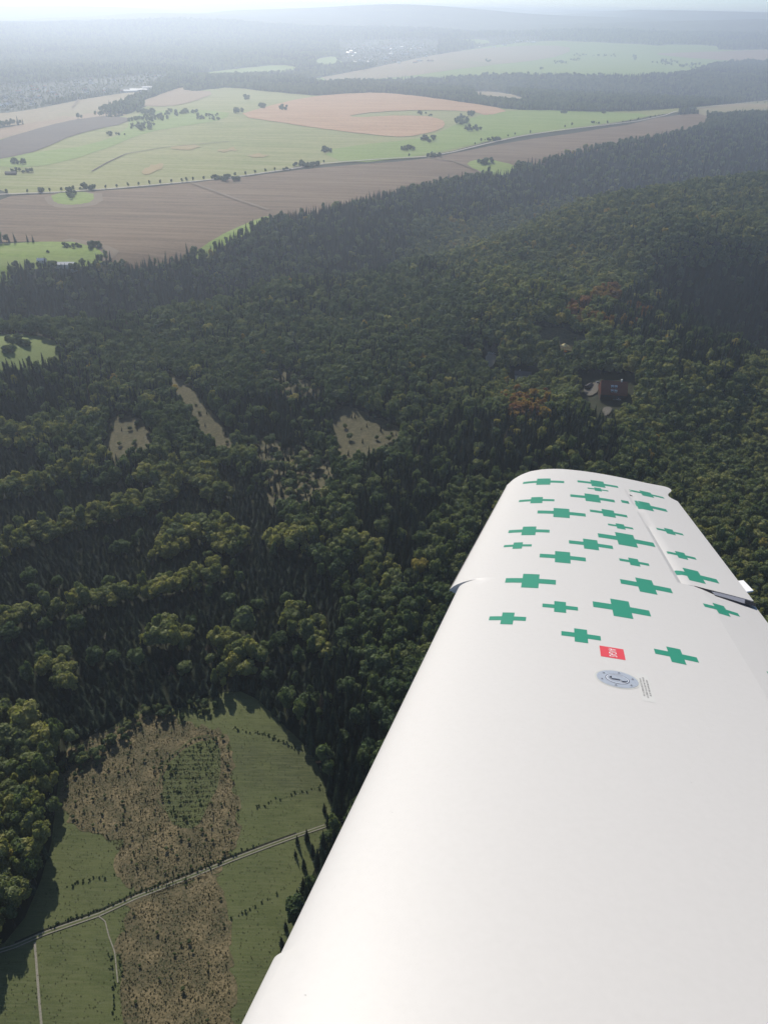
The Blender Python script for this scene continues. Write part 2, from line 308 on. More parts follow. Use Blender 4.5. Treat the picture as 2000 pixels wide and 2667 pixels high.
fld('yard', 'pale paved yard left of the red roofed inn', 'yard', [(1522, 1008), (1556, 996), (1558, 1022), (1535, 1036), (1518, 1026)], 8)
fld('yard', 'sandy terrace in front of the red roofed inn', 'yard', [(1572, 1062), (1594, 1064), (1588, 1078), (1576, 1088), (1566, 1074)], 8)
treeless = [f[3] for f in fields]+[poly(p, 0) for p in ([(-60, 640), (-60, 440), (600, 440), (900, 400), (1100, 380), (1300, 340), (1500, 312), (1700, 288), (1790, 286), (1740, 312), (1500, 360), (1250, 410), (1000, 450), (600, 500)], [(1500, 975), (1652, 985), (1652, 1060), (1600, 1105), (1550, 1110), (1500, 1060)], [(1320, 965), (1405, 965), (1400, 1018), (1325, 1015)], [(1252, 915), (1302, 915), (1296, 985), (1262, 990)], [(1195, 905), (1245, 908), (1240, 945), (1200, 940)], [(1385, 850), (1530, 880), (1520, 912), (1400, 905)], [(145, 680), (215, 680), (215, 712), (145, 712)], [(315, 228), (400, 226), (400, 246), (315, 250)], [(1450, 888), (1492, 888), (1490, 945), (1452, 945)])]

# ground
nr, na = 380, 260
rr = np.geomspace(40, 29000, nr); aa = np.linspace(rad(-62), rad(62), na)
RR, AA = np.meshgrid(rr, aa, indexing='ij'); X = RR*np.sin(AA); Y = RR*np.cos(AA); Z = H(X, Y)
V = np.stack([X, Y, Z], -1).reshape(-1, 3)
i, j = np.meshgrid(np.arange(nr-1), np.arange(na-1), indexing='ij'); a = (i*na+j).ravel()
Fc = np.stack([a, a+1, a+na+1, a+na], -1)
def np_mesh(name, V, Fq, m, smooth=True):
    me = bpy.data.meshes.new(name); k = Fq.shape[1]
    me.vertices.add(len(V)); me.vertices.foreach_set('co', np.asarray(V, np.float32).ravel())
    me.loops.add(Fq.size); me.loops.foreach_set('vertex_index', Fq.ravel().astype(np.int32))
    me.polygons.add(len(Fq)); me.polygons.foreach_set('loop_start', np.arange(0, Fq.size, k, dtype=np.int32)); me.polygons.foreach_set('loop_total', np.full(len(Fq), k, np.int32))
    me.materials.append(m); me.update(calc_edges=True); me.validate()
    if smooth: me.polygons.foreach_set('use_smooth', np.ones(len(me.polygons), bool))
    return me
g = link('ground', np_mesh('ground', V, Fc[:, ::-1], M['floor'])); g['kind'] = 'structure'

def drape(name, P, m, lev, label=None):
    P = np.array(P); c = P.mean(0); dist = np.hypot(*c)
    step = max(3.0, dist*0.012)
    B = []
    for k in range(len(P)):
        p, q = P[k], P[(k+1) % len(P)]; n = max(1, int(np.hypot(*(q-p))/step))
        n = min(n, 40)
        for s_ in range(n): B.append(p+(q-p)*s_/n)
    B = np.array(B); lo, hi = B.min(0), B.max(0)
    st = max(step, math.sqrt((hi-lo).prod()/9000))
    gx, gy = np.meshgrid(np.arange(lo[0], hi[0], st), np.arange(lo[1], hi[1], st)); gx = gx.ravel(); gy = gy.ravel()
    k = inside(gx, gy, B); pts = [Vector(v) for v in B-c]+[Vector((x-c[0], y-c[1])) for x, y in zip(gx[k], gy[k])]
    r = geometry.delaunay_2d_cdt(pts, [], [list(range(len(B)))], 1, 1e-4)
    vv = np.array([(v.x, v.y) for v in r[0]])+c
    d = np.hypot(vv[:, 0], vv[:, 1])
    z = H(vv[:, 0], vv[:, 1])+lev*(0.01+d*0.00012*np.clip(d/400, 1, 2))
    fc = []
    for t_ in r[2]:
        a_, b_, c_ = (vv[i_] for i_ in t_[:3])
        fc.append(t_ if (b_[0]-a_[0])*(c_[1]-a_[1])-(b_[1]-a_[1])*(c_[0]-a_[0]) > 0 else t_[::-1])
    o = link(name, mesh(name, np.column_stack([vv, z]), fc, M[m], smooth=True)); o['kind'] = 'structure'
    if label: o['label'] = label
    return o
for (n_, lb, m_, P_, lv) in fields: drape(n_, P_, m_, lv, lb)

def strip(name, pix, width, m, lev, label, zo=0, sub=12, profile=None, mats=None):
    """a road or path along a traced line; profile = widths of side-by-side bands"""
    C = chaikin([(p[0], p[1], 0) for p in pix], 2, False); W = np.array([G(p[0], p[1], zo) for p in C])
    T = np.gradient(W, axis=0); T /= np.hypot(T[:, 0], T[:, 1])[:, None]; Nn = np.column_stack([-T[:, 1], T[:, 0]])
    offs = profile or [-width/2, width/2]; vs_ = []
    for w_, n_ in zip(W, Nn):
        for o_ in offs:
            q = w_+n_*o_; vs_.append((q[0], q[1], float(H(q[0], q[1]))+lev*(0.01+np.hypot(*q)*0.00012*min(2, max(1, np.hypot(*q)/400)))))
    k = len(offs); fs = []; mi = []
    for a_ in range(len(W)-1):
        for b_ in range(k-1):
            fs.append((a_*k+b_+1, a_*k+b_, (a_+1)*k+b_, (a_+1)*k+b_+1)); mi.append(b_)
    o = link(name, mesh(name, vs_, fs, [M[x] for x in (mats or [m])], [x % len(mats or [m]) for x in mi])); o['kind'] = 'structure'; o['label'] = label
    return W
def dens(pix, n=4):
    out = []
    for p, q in zip(pix[:-1], pix[1:]):
        for k in range(n): out.append((p[0]+(q[0]-p[0])*k/n, p[1]+(q[1]-p[1])*k/n))
    return out+[pix[-1]]
ROAD = [(-60, 511), (150, 503), (300, 493), (480, 477), (600, 465), (760, 442), (850, 427), (1000, 416), (1110, 410), (1180, 398), (1260, 378), (1350, 358), (1450, 342), (1560, 330), (1660, 318), (1730, 303), (1760, 292), (1850, 280), (1960, 268), (2080, 258)]
roadW = strip('country_road', dens(ROAD), 7, 'road', 5, 'pale country road lined with small trees')
strip('field_track', dens([(1112, 412), (1180, 422), (1240, 445), (1262, 458)]), 6, 'margin', 5, 'pale farm track leaving the road towards the green triangle')
strip('field_track', dens([(500, 478), (560, 500), (620, 522), (700, 548)]), 9, 'margin', 4.5, 'faint pale track crossing the brown field')
strip('field_track', dens([(240, 448), (280, 425), (330, 402), (430, 385), (600, 370)]), 4, 'darksoil', 3.6, 'dark hedge bank line through the meadow')
strip('field_track', dens([(190, 282), (196, 275), (206, 262)]), 9, 'margin', 5, 'pale lane through the ochre field by the village')
M['rut'] = M['gravel']
strip('dirt_track', dens([(-40, 2490), (40, 2465), (120, 2430), (260, 2382), (356, 2337), (480, 2290), (603, 2240), (700, 2203), (772, 2177), (880, 2140), (1000, 2100)], 6), 3, 'gravel', 9, 'two-rut gravel track crossing the clearing', profile=[-1.0, -.5, .3, .8], mats=['rut', 'clearing', 'rut'])
M['ditch'] = mat('shaded_ditch_soil', (.03, .032, .02))  # shade of the ditch put into the colour of a flat strip
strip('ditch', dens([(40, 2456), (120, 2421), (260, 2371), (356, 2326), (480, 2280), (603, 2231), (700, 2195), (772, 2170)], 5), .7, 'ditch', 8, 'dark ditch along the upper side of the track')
strip('footpath', dens([(92, 2455), (97, 2520), (103, 2600), (112, 2700)], 5), .9, 'gravel', 9, 'thin pale footpath going down from the track at lower left')
strip('footpath', dens([(255, 2385), (275, 2400), (285, 2440), (300, 2480), (308, 2560)], 5), .45, 'gravel', 9, 'short pale footpath bending off the track')
strip('footpath', dens([(410, 2085), (440, 2120), (455, 2150), (520, 2130), (545, 2060), (560, 1960), (545, 1915), (500, 1925), (430, 1985), (410, 2050)], 5), .5, 'clearing', 9, 'worn line round the planted plot')

# ------------------------------------------------------------------ tree prototypes
def tube(vs_, fs, p0, p1, r0, r1, n=6):
    b = len(vs_); p0 = Vector(p0); p1 = Vector(p1); d = (p1-p0).normalized(); u = d.orthogonal().normalized(); v = d.cross(u)
    for p, r in ((p0, r0), (p1, r1)):
        for k in range(n):
            a_ = 2*math.pi*k/n; q = p+(u*math.cos(a_)+v*math.sin(a_))*r; vs_.append(tuple(q))
    for k in range(n): fs.append((b+k, b+(k+1) % n, b+n+(k+1) % n, b+n+k))
_ico = {}
def ico(n):
    if n not in _ico:
        bm = bmesh.new(); bmesh.ops.create_icosphere(bm, subdivisions=n, radius=1); bm.verts.ensure_lookup_table()
        _ico[n] = (np.array([v.co[:] for v in bm.verts]), [tuple(v.index for v in f.verts) for f in bm.faces]); bm.free()
    return _ico[n]
def broadleaf(seed, h=15.0, r=4.6, nl=9, leaves=520, lsz=.55):
    rs = random.Random(seed); nr_ = np.random.default_rng(seed); vs_, fs = [], []
    iv, iff = ico(2); lumps = [(0, 0, h*.62, r*.72, r*.85)]
    for k in range(nl):
        a_ = 2*math.pi*(k+rs.random()*.6)/nl*1.0*2; q = rs.uniform(.35, .8); z = h*(rs.uniform(.42, .86)); sh = math.sqrt(max(.1, 1-((z/h-.6)/.48)**2))
        lumps.append((math.cos(a_)*r*q*sh, math.sin(a_)*r*q*sh, z, r*rs.uniform(.3, .46), r*rs.uniform(.28, .44)))
    for (x, y, z, R1, R2) in lumps:
        b = len(vs_); d = 1+(nr_.random(len(iv))-.5)*.34
        for v_, k_ in zip(iv, d): vs_.append((x+v_[0]*R1*k_, y+v_[1]*R1*k_, z+v_[2]*R2*k_))
        fs += [tuple(b+i_ for i_ in f) for f in iff]
    for k in range(leaves):
        x, y, z, R1, R2 = lumps[rs.randrange(len(lumps))]
        d = nr_.normal(size=3); d /= np.linalg.norm(d)
        if d[2] < -.3: d[2] = -d[2]
        c = np.array([x, y, z])+d*np.array([R1, R1, R2])*rs.uniform(.95, 1.22); s_ = lsz*rs.uniform(.6, 1.4)
        n_ = d+nr_.normal(size=3)*.6; n_ /= np.linalg.norm(n_); u = np.cross(n_, nr_.normal(size=3)); u /= np.linalg.norm(u); v_ = np.cross(n_, u)
        b = len(vs_); vs_ += [tuple(c-u*s_-v_*s_*.5), tuple(c+u*s_*.4-v_*s_), tuple(c+u*s_+v_*s_*.6), tuple(c-u*s_*.3+v_*s_)]
        fs.append((b, b+1, b+2, b+3))
    tv, tf = [], []; tube(tv, tf, (0, 0, -1.5), (0, 0, h*.6), .3, .14)
    for k in range(4):
        a_ = rs.random()*6.28; tube(tv, tf, (0, 0, h*rs.uniform(.25, .4)), (math.cos(a_)*r*.5, math.sin(a_)*r*.5, h*rs.uniform(.5, .65)), .13, .05, 5)
    return (vs_, fs), (tv, tf)
def spruce(seed, h=17.0, r=2.7, layers=11, spikes=11):
    rs = random.Random(seed); vs_, fs = [], []
    b = 0; n = 8
    for k in range(n): vs_.append((math.cos(6.283*k/n)*r*.68, math.sin(6.283*k/n)*r*.68, h*.08))
    vs_.append((0, 0, h*.93))
    for k in range(n): fs.append((k, (k+1) % n, n))
    for L in range(layers):
        f = L/(layers-1); z = h*(.12+.84*f); R1 = r*(1-f)**.8*(.92+rs.random()*.2)+.18; dz = h/layers*1.25
        b = len(vs_); vs_.append((rs.uniform(-.1, .1), rs.uniform(-.1, .1), z+dz*.8)); m = max(6, int(spikes*(1-.35*f))); o_ = rs.random()*6.28
        for k in range(m):
            a_ = o_+6.283*(k+rs.uniform(-.25, .25))/m; q = R1*rs.uniform(.7, 1.15); s2 = 6.283/m*.42
            vs_ += [(math.cos(a_-s2)*q*.5, math.sin(a_-s2)*q*.5, z+dz*.12), (math.cos(a_)*q, math.sin(a_)*q, z-dz*rs.uniform(.1, .4)), (math.cos(a_+s2)*q*.5, math.sin(a_+s2)*q*.5, z+dz*.12)]
            c = b+1+3*k; fs += [(b, c, c+1), (b, c+1, c+2)]
    tv, tf = [], []; tube(tv, tf, (0, 0, -1.5), (0, 0, h*.95), .2, .03, 6)
    return (vs_, fs), (tv, tf)
def fern(seed):
    rs = random.Random(seed); vs_, fs = [], []
    for k in range(14):
        a_ = rs.random()*6.28; l = rs.uniform(.5, .95); w_ = rs.uniform(.1, .2); b = len(vs_); ux, uy = math.cos(a_), math.sin(a_); z1 = rs.uniform(.35, .8); z2 = z1*rs.uniform(.3, .8)
        vs_ += [(0, 0, 0), (ux*l*.55-uy*w_, uy*l*.55+ux*w_, z1), (ux*l, uy*l, z2), (ux*l*.55+uy*w_, uy*l*.55-ux*w_, z1)]; fs.append((b, b+1, b+2, b+3))
    return vs_, fs
protos = {}; parts = {}
PC = bpy.data.collections.new('tree_kinds')         # templates for the instanced forest; never linked to the scene
def mkproto(key, pr, leafm):
    (cv, cf), (tv, tf) = pr
    crown = mesh(key+'_crown', cv, cf, leafm); trunk = mesh(key+'_trunk', tv, tf, M['bark'])
    b = len(cv); j = mesh(key, cv+tv, cf+[tuple(b+i_ for i_ in f) for f in tf], [leafm, M['bark']], [0]*len(cf)+[1]*len(tf))
    o = bpy.data.objects.new(key, j); PC.objects.link(o); parts[key] = (crown, trunk)
NB, NS = 6, 5
for k in range(NB): mkproto('a_broadleaf_%02d' % k, broadleaf(100+k, 14+k*.6, 4.0+.25*k, 8+k % 3), M['leaf'])
for k in range(NS): mkproto('b_spruce_%02d' % k, spruce(200+k, 15+k, 2.4+.12*k), M['needle'])
FC_ = bpy.data.collections.new('undergrowth_kinds')
for k in range(3):
    v_, f_ = fern(300+k); FC_.objects.link(bpy.data.objects.new('fern_%d' % k, mesh('fern_%d' % k, v_, f_, M['fern'])))
def gn(coll):
    ng = bpy.data.node_groups.new('scatter_'+coll.name, 'GeometryNodeTree')
    ng.interface.new_socket(name='Geometry', in_out='INPUT', socket_type='NodeSocketGeometry'); ng.interface.new_socket(name='Geometry', in_out='OUTPUT', socket_type='NodeSocketGeometry')
    N = ng.nodes; L = ng.links; gi = N.new('NodeGroupInput'); go = N.new('NodeGroupOutput')
    ci = N.new('GeometryNodeCollectionInfo'); ci.inputs['Collection'].default_value = coll; ci.inputs['Separate Children'].default_value = True; ci.inputs['Reset Children'].default_value = True
    ip = N.new('GeometryNodeInstanceOnPoints'); ip.inputs['Pick Instance'].default_value = True
    def at(nm, ty):
        a_ = N.new('GeometryNodeInputNamedAttribute'); a_.data_type = ty; a_.inputs['Name'].default_value = nm; return a_.outputs[0]
    L.new(gi.outputs[0], ip.inputs['Points']); L.new(ci.outputs[0], ip.inputs['Instance']); L.new(at('kind', 'INT'), ip.inputs['Instance Index'])
    L.new(at('rot', 'FLOAT_VECTOR'), ip.inputs['Rotation']); L.new(at('siz', 'FLOAT_VECTOR'), ip.inputs['Scale']); L.new(ip.outputs[0], go.inputs[0])
    return ng
GN_T = gn(PC); GN_F = gn(FC_)
def scatter(name, P, kind, siz, tint, ng, label, cat):
    me = bpy.data.meshes.new(name); n = len(P); me.vertices.add(n); me.vertices.foreach_set('co', np.asarray(P, np.float32).ravel())
    rot = np.zeros((n, 3), np.float32); rot[:, 2] = rng.random(n)*6.283; rot[:, :2] = rng.normal(0, .04, (n, 2))
    for nm, ty, dat, fld_ in (('kind', 'INT', kind.astype(np.int32), 'value'), ('rot', 'FLOAT_VECTOR', rot, 'vector'), ('siz', 'FLOAT_VECTOR', siz.astype(np.float32), 'vector'), ('tint', 'FLOAT', tint.astype(np.float32), 'value')):
        at = me.attributes.new(nm, ty, 'POINT'); at.data.foreach_set(fld_, dat.ravel())
    o = link(name, me); md = o.modifiers.new('scatter', 'NODES'); md.node_group = ng
    tag(o, label, cat, kind='stuff'); return o

# ------------------------------------------------------------------ where the forest grows
pts = []
for (r0, r1, st, sc_) in ((70, 900, 4.6, .95), (900, 2000, 6.6, 1.06), (2000, 4200, 9.5, 1.25), (4200, 7500, 16, 1.7), (7500, 10500, 30, 2.3)):
    hw = r1*.72+60; gx, gy = np.meshgrid(np.arange(-hw, hw, st), np.arange(0, r1+st, st)); gx = gx.ravel(); gy = gy.ravel()
    gx = gx+rng.uniform(-.42, .42, gx.shape)*st; gy = gy+rng.uniform(-.42, .42, gy.shape)*st
    r = np.hypot(gx, gy); k = (r >= r0) & (r < r1) & (np.abs(gx) < gy*.66+60); gx, gy = gx[k], gy[k]
    for P_ in treeless:
        k = ~inside(gx, gy, P_); gx, gy = gx[k], gy[k]
    d_, _ = segdist(gx, gy, roadW); k = d_ > 8; gx, gy = gx[k], gy[k]
    pts.append(np.column_stack([gx, gy, np.full(len(gx), sc_)]))
T_ = np.vstack(pts); tx, ty, ts = T_.T
r = np.hypot(tx, ty); z = H(tx, ty)
n = len(tx); u = rng.random(n); n1 = vnoise(tx/70, ty/70, 5); n2 = vnoise(tx/25, ty/25, 6); n3 = vnoise(tx/220, ty/220, 7)
p_spr = np.clip((n1-.42)*4+.25, .05, .70)
p_spr = np.where(r > 2000, p_spr*.6+.1, p_spr)
p_spr = np.clip(p_spr+(n3-.5)*1.1, .04, .9); tint = .15+.42*rng.random(n)+.18*(n2-.5)+.30*(n1-.5)
def zone(pix, sm=0, zo=12): return inside(tx, ty, poly([(a_, b_, zo) for a_, b_ in pix], sm))
# broadleaf hill on the right, olive, its sunlit brightness put into the tint
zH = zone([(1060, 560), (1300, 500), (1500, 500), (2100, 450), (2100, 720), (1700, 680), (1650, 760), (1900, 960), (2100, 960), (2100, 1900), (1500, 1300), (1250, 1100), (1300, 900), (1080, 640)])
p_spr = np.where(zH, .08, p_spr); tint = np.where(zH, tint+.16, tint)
zR = zone([(1470, 800), (1600, 740), (1700, 800), (1700, 880), (1560, 880)]); tint = np.where(zR & (n2 > .45), .93+.07*rng.random(n), tint); p_spr = np.where(zR, .1, p_spr)
zR = zone([(1310, 1010), (1430, 1020), (1430, 1090), (1320, 1080)]); tint = np.where(zR & (u > .35), .92+.08*rng.random(n), tint); p_spr = np.where(zR, .1, p_spr)
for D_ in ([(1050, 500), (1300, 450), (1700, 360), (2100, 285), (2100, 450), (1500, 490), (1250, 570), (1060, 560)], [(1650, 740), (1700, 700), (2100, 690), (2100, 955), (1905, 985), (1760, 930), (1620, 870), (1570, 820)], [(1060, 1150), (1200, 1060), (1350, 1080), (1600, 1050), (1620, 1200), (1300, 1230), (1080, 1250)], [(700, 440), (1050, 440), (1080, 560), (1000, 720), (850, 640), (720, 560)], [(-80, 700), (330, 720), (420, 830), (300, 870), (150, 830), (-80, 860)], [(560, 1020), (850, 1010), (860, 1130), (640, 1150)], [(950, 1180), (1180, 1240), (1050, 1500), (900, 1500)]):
    zD = zone(D_); p_spr = np.where(zD, .86, p_spr)  # dense dark spruce; on the ravine slope its colour stands in for shade
# spruce plantation on the left with broadleaf ribbons across it
zP = zone([(-80, 1080), (250, 1250), (560, 1180), (700, 1250), (760, 1400), (900, 1500), (860, 1700), (760, 1860), (300, 1900), (-80, 1850)])
p_spr = np.where(zP, .97, p_spr); tint = np.where(zP, .1+.3*rng.random(n), tint)
ribbons = [([(-80, 1290), (120, 1235), (300, 1170), (330, 1140)], 8, .1), ([(-80, 1090), (60, 1130), (160, 1110)], 12, .1), ([(-80, 1445), (60, 1385), (200, 1345), (330, 1310), (430, 1275)], 9, .1), ([(-80, 1620), (60, 1590), (170, 1565), (250, 1545), (330, 1530), (450, 1510), (560, 1480)], 6, .2), ([(380, 1230), (520, 1215), (560, 1270)], 9, .15),
           ([(430, 1420), (470, 1370), (560, 1360), (600, 1400)], 10, .1), ([(590, 1650), (640, 1700), (600, 1740)], 7, .5), ([(140, 1720), (160, 1760)], 6, .5), ([(390, 1640), (460, 1650)], 6, .1), ([(720, 1390), (850, 1400), (960, 1430), (1000, 1500)], 9, .35), ([(780, 1600), (830, 1650)], 8, .3), ([(450, 1230), (400, 1190)], 10, .1)]
zRb = np.zeros(n, bool)
for pp, wd, ps in ribbons:
    L_ = np.array([G(a_, b_, 12) for a_, b_ in pp]); d_, _ = segdist(tx, ty, L_); k = d_ < wd*1.2*(1+.6*(n2-.5)); zRb |= k
    p_spr = np.where(k, ps, p_spr)
tint = np.where(zRb, .5+.3*rng.random(n), tint)
zY = zone([(-80, 1820), (90, 1830), (150, 1900), (155, 1960), (120, 2150), (60, 2300), (-80, 2500)]); p_spr = np.where(zY, .05, p_spr); tint = np.where(zY, .35+.42*rng.random(n), tint)
zE = zone([(600, 1750), (700, 1650), (900, 1650), (1000, 1900), (900, 2200), (800, 2500), (700, 2700)]); p_spr = np.where(zE, .85, p_spr)
tint = np.where((~zP) & (rng.random(n) > .982), .72+.2*rng.random(n), tint)
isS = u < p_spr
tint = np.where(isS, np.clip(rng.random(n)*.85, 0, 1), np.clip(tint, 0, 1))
tint = np.where(isS & (rng.random(n) > .996), 1.0, tint); tint = np.where((r > 2600), np.minimum(tint, .5), tint)
# big round oak crowns standing out of the plantation
extra = []
for (a_, b_, s_, t_) in [(635, 1590, 1.75, .45), (640, 1720, 1.3, .7), (220, 1060, 1.5, .75), (385, 1030, 1.4, .78), (460, 1380, 1.4, .45), (520, 1350, 1.4, .5), (425, 1640, 1.35, .6), (160, 1730, 1.1, .68), (165, 1685, .9, .5), (480, 1725, .95, .5), (548, 1700, .8, .55), (800, 1610, 1.2, .62), (850, 1680, 1.1, .75), (60, 1850, 1.5, .74), (110, 1900, 1.3, .78), (20, 1900, 1.4, .6), (75, 1960, 1.2, .55), (95, 2030, .9, .72), (30, 2060, 1.1, .5), (15, 1980, 1.2, .48)]:
    x_, y_ = G(a_, b_, 12*s_); extra.append((x_, y_, s_, t_))
E_ = np.array(extra)
keep = np.ones(n, bool)
for x_, y_, s_, t_ in extra: keep &= np.hypot(tx-x_, ty-y_) > 4.2*s_
# sparse standing spruces over the thin openings
VIL = [[(885, 108), (1140, 103), (1140, 172), (1000, 176), (885, 168)], [(1235, 98), (1405, 96), (1405, 125), (1235, 132)], [(-60, 222), (60, 222), (440, 192), (440, 212), (330, 240), (180, 262), (60, 292), (-60, 304)]]
zV = np.zeros(n, bool)
for V_ in VIL: zV |= inside(tx, ty, poly(V_, 0))
keep &= ~(zV & (rng.random(n) < .8)); ts = np.where(zV, ts*.5, ts); isS &= ~zV
sel = keep
tx, ty, ts, z, isS, tint, zP_, zRb_, r = (q[sel] for q in (tx, ty, ts, z, isS, tint, zP, zRb, r)); n = len(tx)
siz = rng.uniform(.72, 1.18, n)*ts
sz = np.column_stack([siz, siz, siz*rng.uniform(.85, 1.15, n)])
sz[isS, :2] *= 1.22
young = zP_ & isS; sz[young] *= (.98, .98, .50)
slim = (~isS) & (rng.random(n) < .4) & (r < 4000); sz[slim, 0] *= .62; sz[slim, 1] *= .62; sz[slim, 2] *= 1.1
kind = np.where(isS, NB+rng.integers(0, NS, n), rng.integers(0, NB, n))
# add the big crowns
tx = np.r_[tx, E_[:, 0]]; ty = np.r_[ty, E_[:, 1]]; z = H(tx, ty); isS = np.r_[isS, np.zeros(len(E_), bool)]; tint = np.r_[tint, E_[:, 3]]
sz = np.vstack([sz, np.column_stack([E_[:, 2]]*2+[E_[:, 2]*.85])]); kind = np.r_[kind, rng.integers(0, NB, len(E_))]; r = np.hypot(tx, ty)
P3 = np.column_stack([tx, ty, z-.3])

# ------------------------------------------------------------------ individual trees
def thing_tree(name, key, loc, size, t_, label, cat, group, rz=None):
    o = link(name, None); o.location = loc; o.rotation_euler = (0, 0, rz if rz is not None else random.random()*6.283); o.scale = size
    cr, tr = parts[key]
    c = link('crown', cr, o); c['tint'] = float(t_); link('trunk', tr, o)
    return tag(o, label, cat, group)
WINGP = np.array([(1150, 1640), (1330, 1280), (1400, 1235), (1740, 1262), (2000, 1600), (2300, 2000), (2300, 2800), (560, 2800)], float)
BK = ['a_broadleaf_%02d' % k for k in range(NB)]; SK = ['b_spruce_%02d' % k for k in range(NS)]
top = P3.copy(); top[:, 2] += 9
px, py, dp = to_px(top)
vis = (px > -5) & (px < 2005) & (py > 0) & (py < 2680) & ~inside(px, py, WINGP)
def where(a_, b_):
    if a_ < 260 and b_ > 1780: return 'in the sunlit group at the left edge beside the clearing'
    if b_ > 1780: return 'between the clearing and the wing'
    if b_ > 1560: return ('in the dark belt left of the clearing\'s top' if a_ < 330 else 'in the dark belt above the clearing' if a_ < 640 else 'in the wood between the clearing and the wing\'s middle')
    if b_ > 1380: return 'in the plantation rows at the left' if a_ < 420 else 'in the plantation left of the wing' if a_ < 800 else 'close to the wing\'s front edge'
    return 'in the upper rows at the left' if a_ < 420 else 'in the wood left of the wing tip' if a_ < 1200 else 'in the wood behind the wing tip'
single = np.zeros(len(P3), bool)
for spr in (False, True):
    k = np.nonzero(vis & (isS == spr))[0]; k = k[np.argsort(dp[k]/sz[k, 0])][:285 if spr else 300]; single[k] = True
    for q in k:
        wz = where(px[q], py[q]); t_ = tint[q]
        if spr: ad = 'rusty dead' if t_ > .97 else 'dark green'; nm, ct, key = 'spruce_tree', 'conifer', SK[kind[q]-NB]
        else:
            ad = 'rust red' if t_ > .95 else 'yellowing' if t_ > .7 else 'olive green' if t_ > .5 else 'mid green' if t_ > .3 else 'deep green'; nm, ct, key = 'broadleaf_tree', 'tree', BK[kind[q]]
        lb = '%s %s %s' % (ad, 'pointed spruce' if spr else 'round-crowned broadleaf tree', wz)
        thing_tree(nm, key, P3[q], tuple(sz[q]), t_, lb, ct, lb.replace('spruce', 'spruces').replace('broadleaf tree', 'broadleaf trees'))
rest = ~single
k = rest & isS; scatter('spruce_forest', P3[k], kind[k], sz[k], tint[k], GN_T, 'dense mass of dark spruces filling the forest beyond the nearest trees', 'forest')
k = rest & ~isS; scatter('broadleaf_forest', P3[k], kind[k], sz[k], tint[k], GN_T, 'dense olive and green broadleaf forest covering hills and valleys', 'forest')

for a_, b_, s_ in ((775, 2198, .5), (800, 2190, .62), (815, 2228, .7), (792, 2262, .6), (800, 2300, .55), (775, 2335, .5), (768, 2385, .6), (745, 2420, .5), (735, 2465, .55), (855, 2150, .7), (845, 2115, .6), (700, 2560, .5), (690, 2600, .4), (770, 2230, .4)):
    x_, y_ = G(a_, b_)
    thing_tree('spruce_tree', random.choice(SK), (x_, y_, float(H(x_, y_))), (s_, s_, s_*.8), .4*random.random(), 'slim young spruce standing on the grass beside the wing\'s front edge', 'conifer', 'young spruces on the grass beside the wing')
# saplings and bracken in the clearing
def fill(P, st, jit=.45):
    lo, hi = P.min(0), P.max(0); gx, gy = np.meshgrid(np.arange(lo[0], hi[0], st), np.arange(lo[1], hi[1], st)); gx = gx.ravel()+rng.uniform(-jit, jit, gx.size)*st; gy = gy.ravel()+rng.uniform(-jit, jit, gy.size)*st
    k = inside(gx, gy, P); return gx[k], gy[k]
fx, fy, fs_, ft = [], [], [], []
for P_, st, t0, t1 in ((poly(BR1), .8, .2, 1), (poly(BR2), .95, .1, .8), (poly(CLEAR_PIX), 1.3, .1, .5)):
    a_, b_ = fill(P_, st); c_ = vnoise(a_/5, b_/5, 2); k = rng.random(len(a_)) < (.35+.6*c_)*(1 if t1 > .7 else .55); a_, b_, c_ = a_[k], b_[k], c_[k]
    fx.append(a_); fy.append(b_); fs_.append(rng.uniform(.25, .62, len(a_))*(1 if t1 > .5 else .7)); ft.append(np.clip(t0+(t1-t0)*rng.random(len(a_))*(.5+c_), 0, 1))
for f in fields:
    if f[0] == 'felled_area':
        a_, b_ = fill(f[3], 2.2); fx.append(a_); fy.append(b_); fs_.append(rng.uniform(.5, 1.1, len(a_))); ft.append(rng.uniform(.3, 1, len(a_)))
fx, fy, fs_, ft = map(np.concatenate, (fx, fy, fs_, ft))
scatter('bracken', np.column_stack([fx, fy, H(fx, fy)+.1]), rng.integers(0, 3, len(fx)), np.column_stack([fs_]*3), ft, GN_F, 'brown bracken and tussocks covering the clearing and felled patches', 'bracken')
sx, sy, ss = [], [], []
a_, b_ = fill(poly(BR1), 3.1); k = rng.random(len(a_)) < .6; sx.append(a_[k]); sy.append(b_[k]); ss.append(rng.uniform(.05, .14, k.sum()))
a_, b_ = fill(poly(BR2), 4.2); k = rng.random(len(a_)) < .45; sx.append(a_[k]); sy.append(b_[k]); ss.append(rng.uniform(.05, .13, k.sum()))
plot = poly([(425, 2000), (500, 1935), (575, 1925), (575, 2040), (540, 2100), (515, 2160), (455, 2155), (425, 2100)])
lo, hi = plot.min(0), plot.max(0); gx, gy = np.meshgrid(np.arange(lo[0], hi[0], .9), np.arange(lo[1], hi[1], 2.7)); gx = gx.ravel()+rng.uniform(-.2, .2, gx.size); gy = gy.ravel()+rng.uniform(-.18, .18, gy.size)+.06*(gx-lo[0])
k = inside(gx, gy, plot); sx.append(gx[k]); sy.append(gy[k]); ss.append(rng.uniform(.035, .075, k.sum()))
edge = np.array([G(*q) for q in [(165, 1990), (200, 1990), (260, 1960), (330, 1900), (400, 1860), (470, 1850), (560, 1840)]])
for k in range(150):
    t_ = random.random()*(len(edge)-1.001); i_ = int(t_); q = edge[i_]+(edge[i_+1]-edge[i_])*(t_-i_)+rng.normal(0, 3, 2); sx.append(np.array([q[0]])); sy.append(np.array([q[1]])); ss.append(np.array([random.uniform(.14, .34)]))
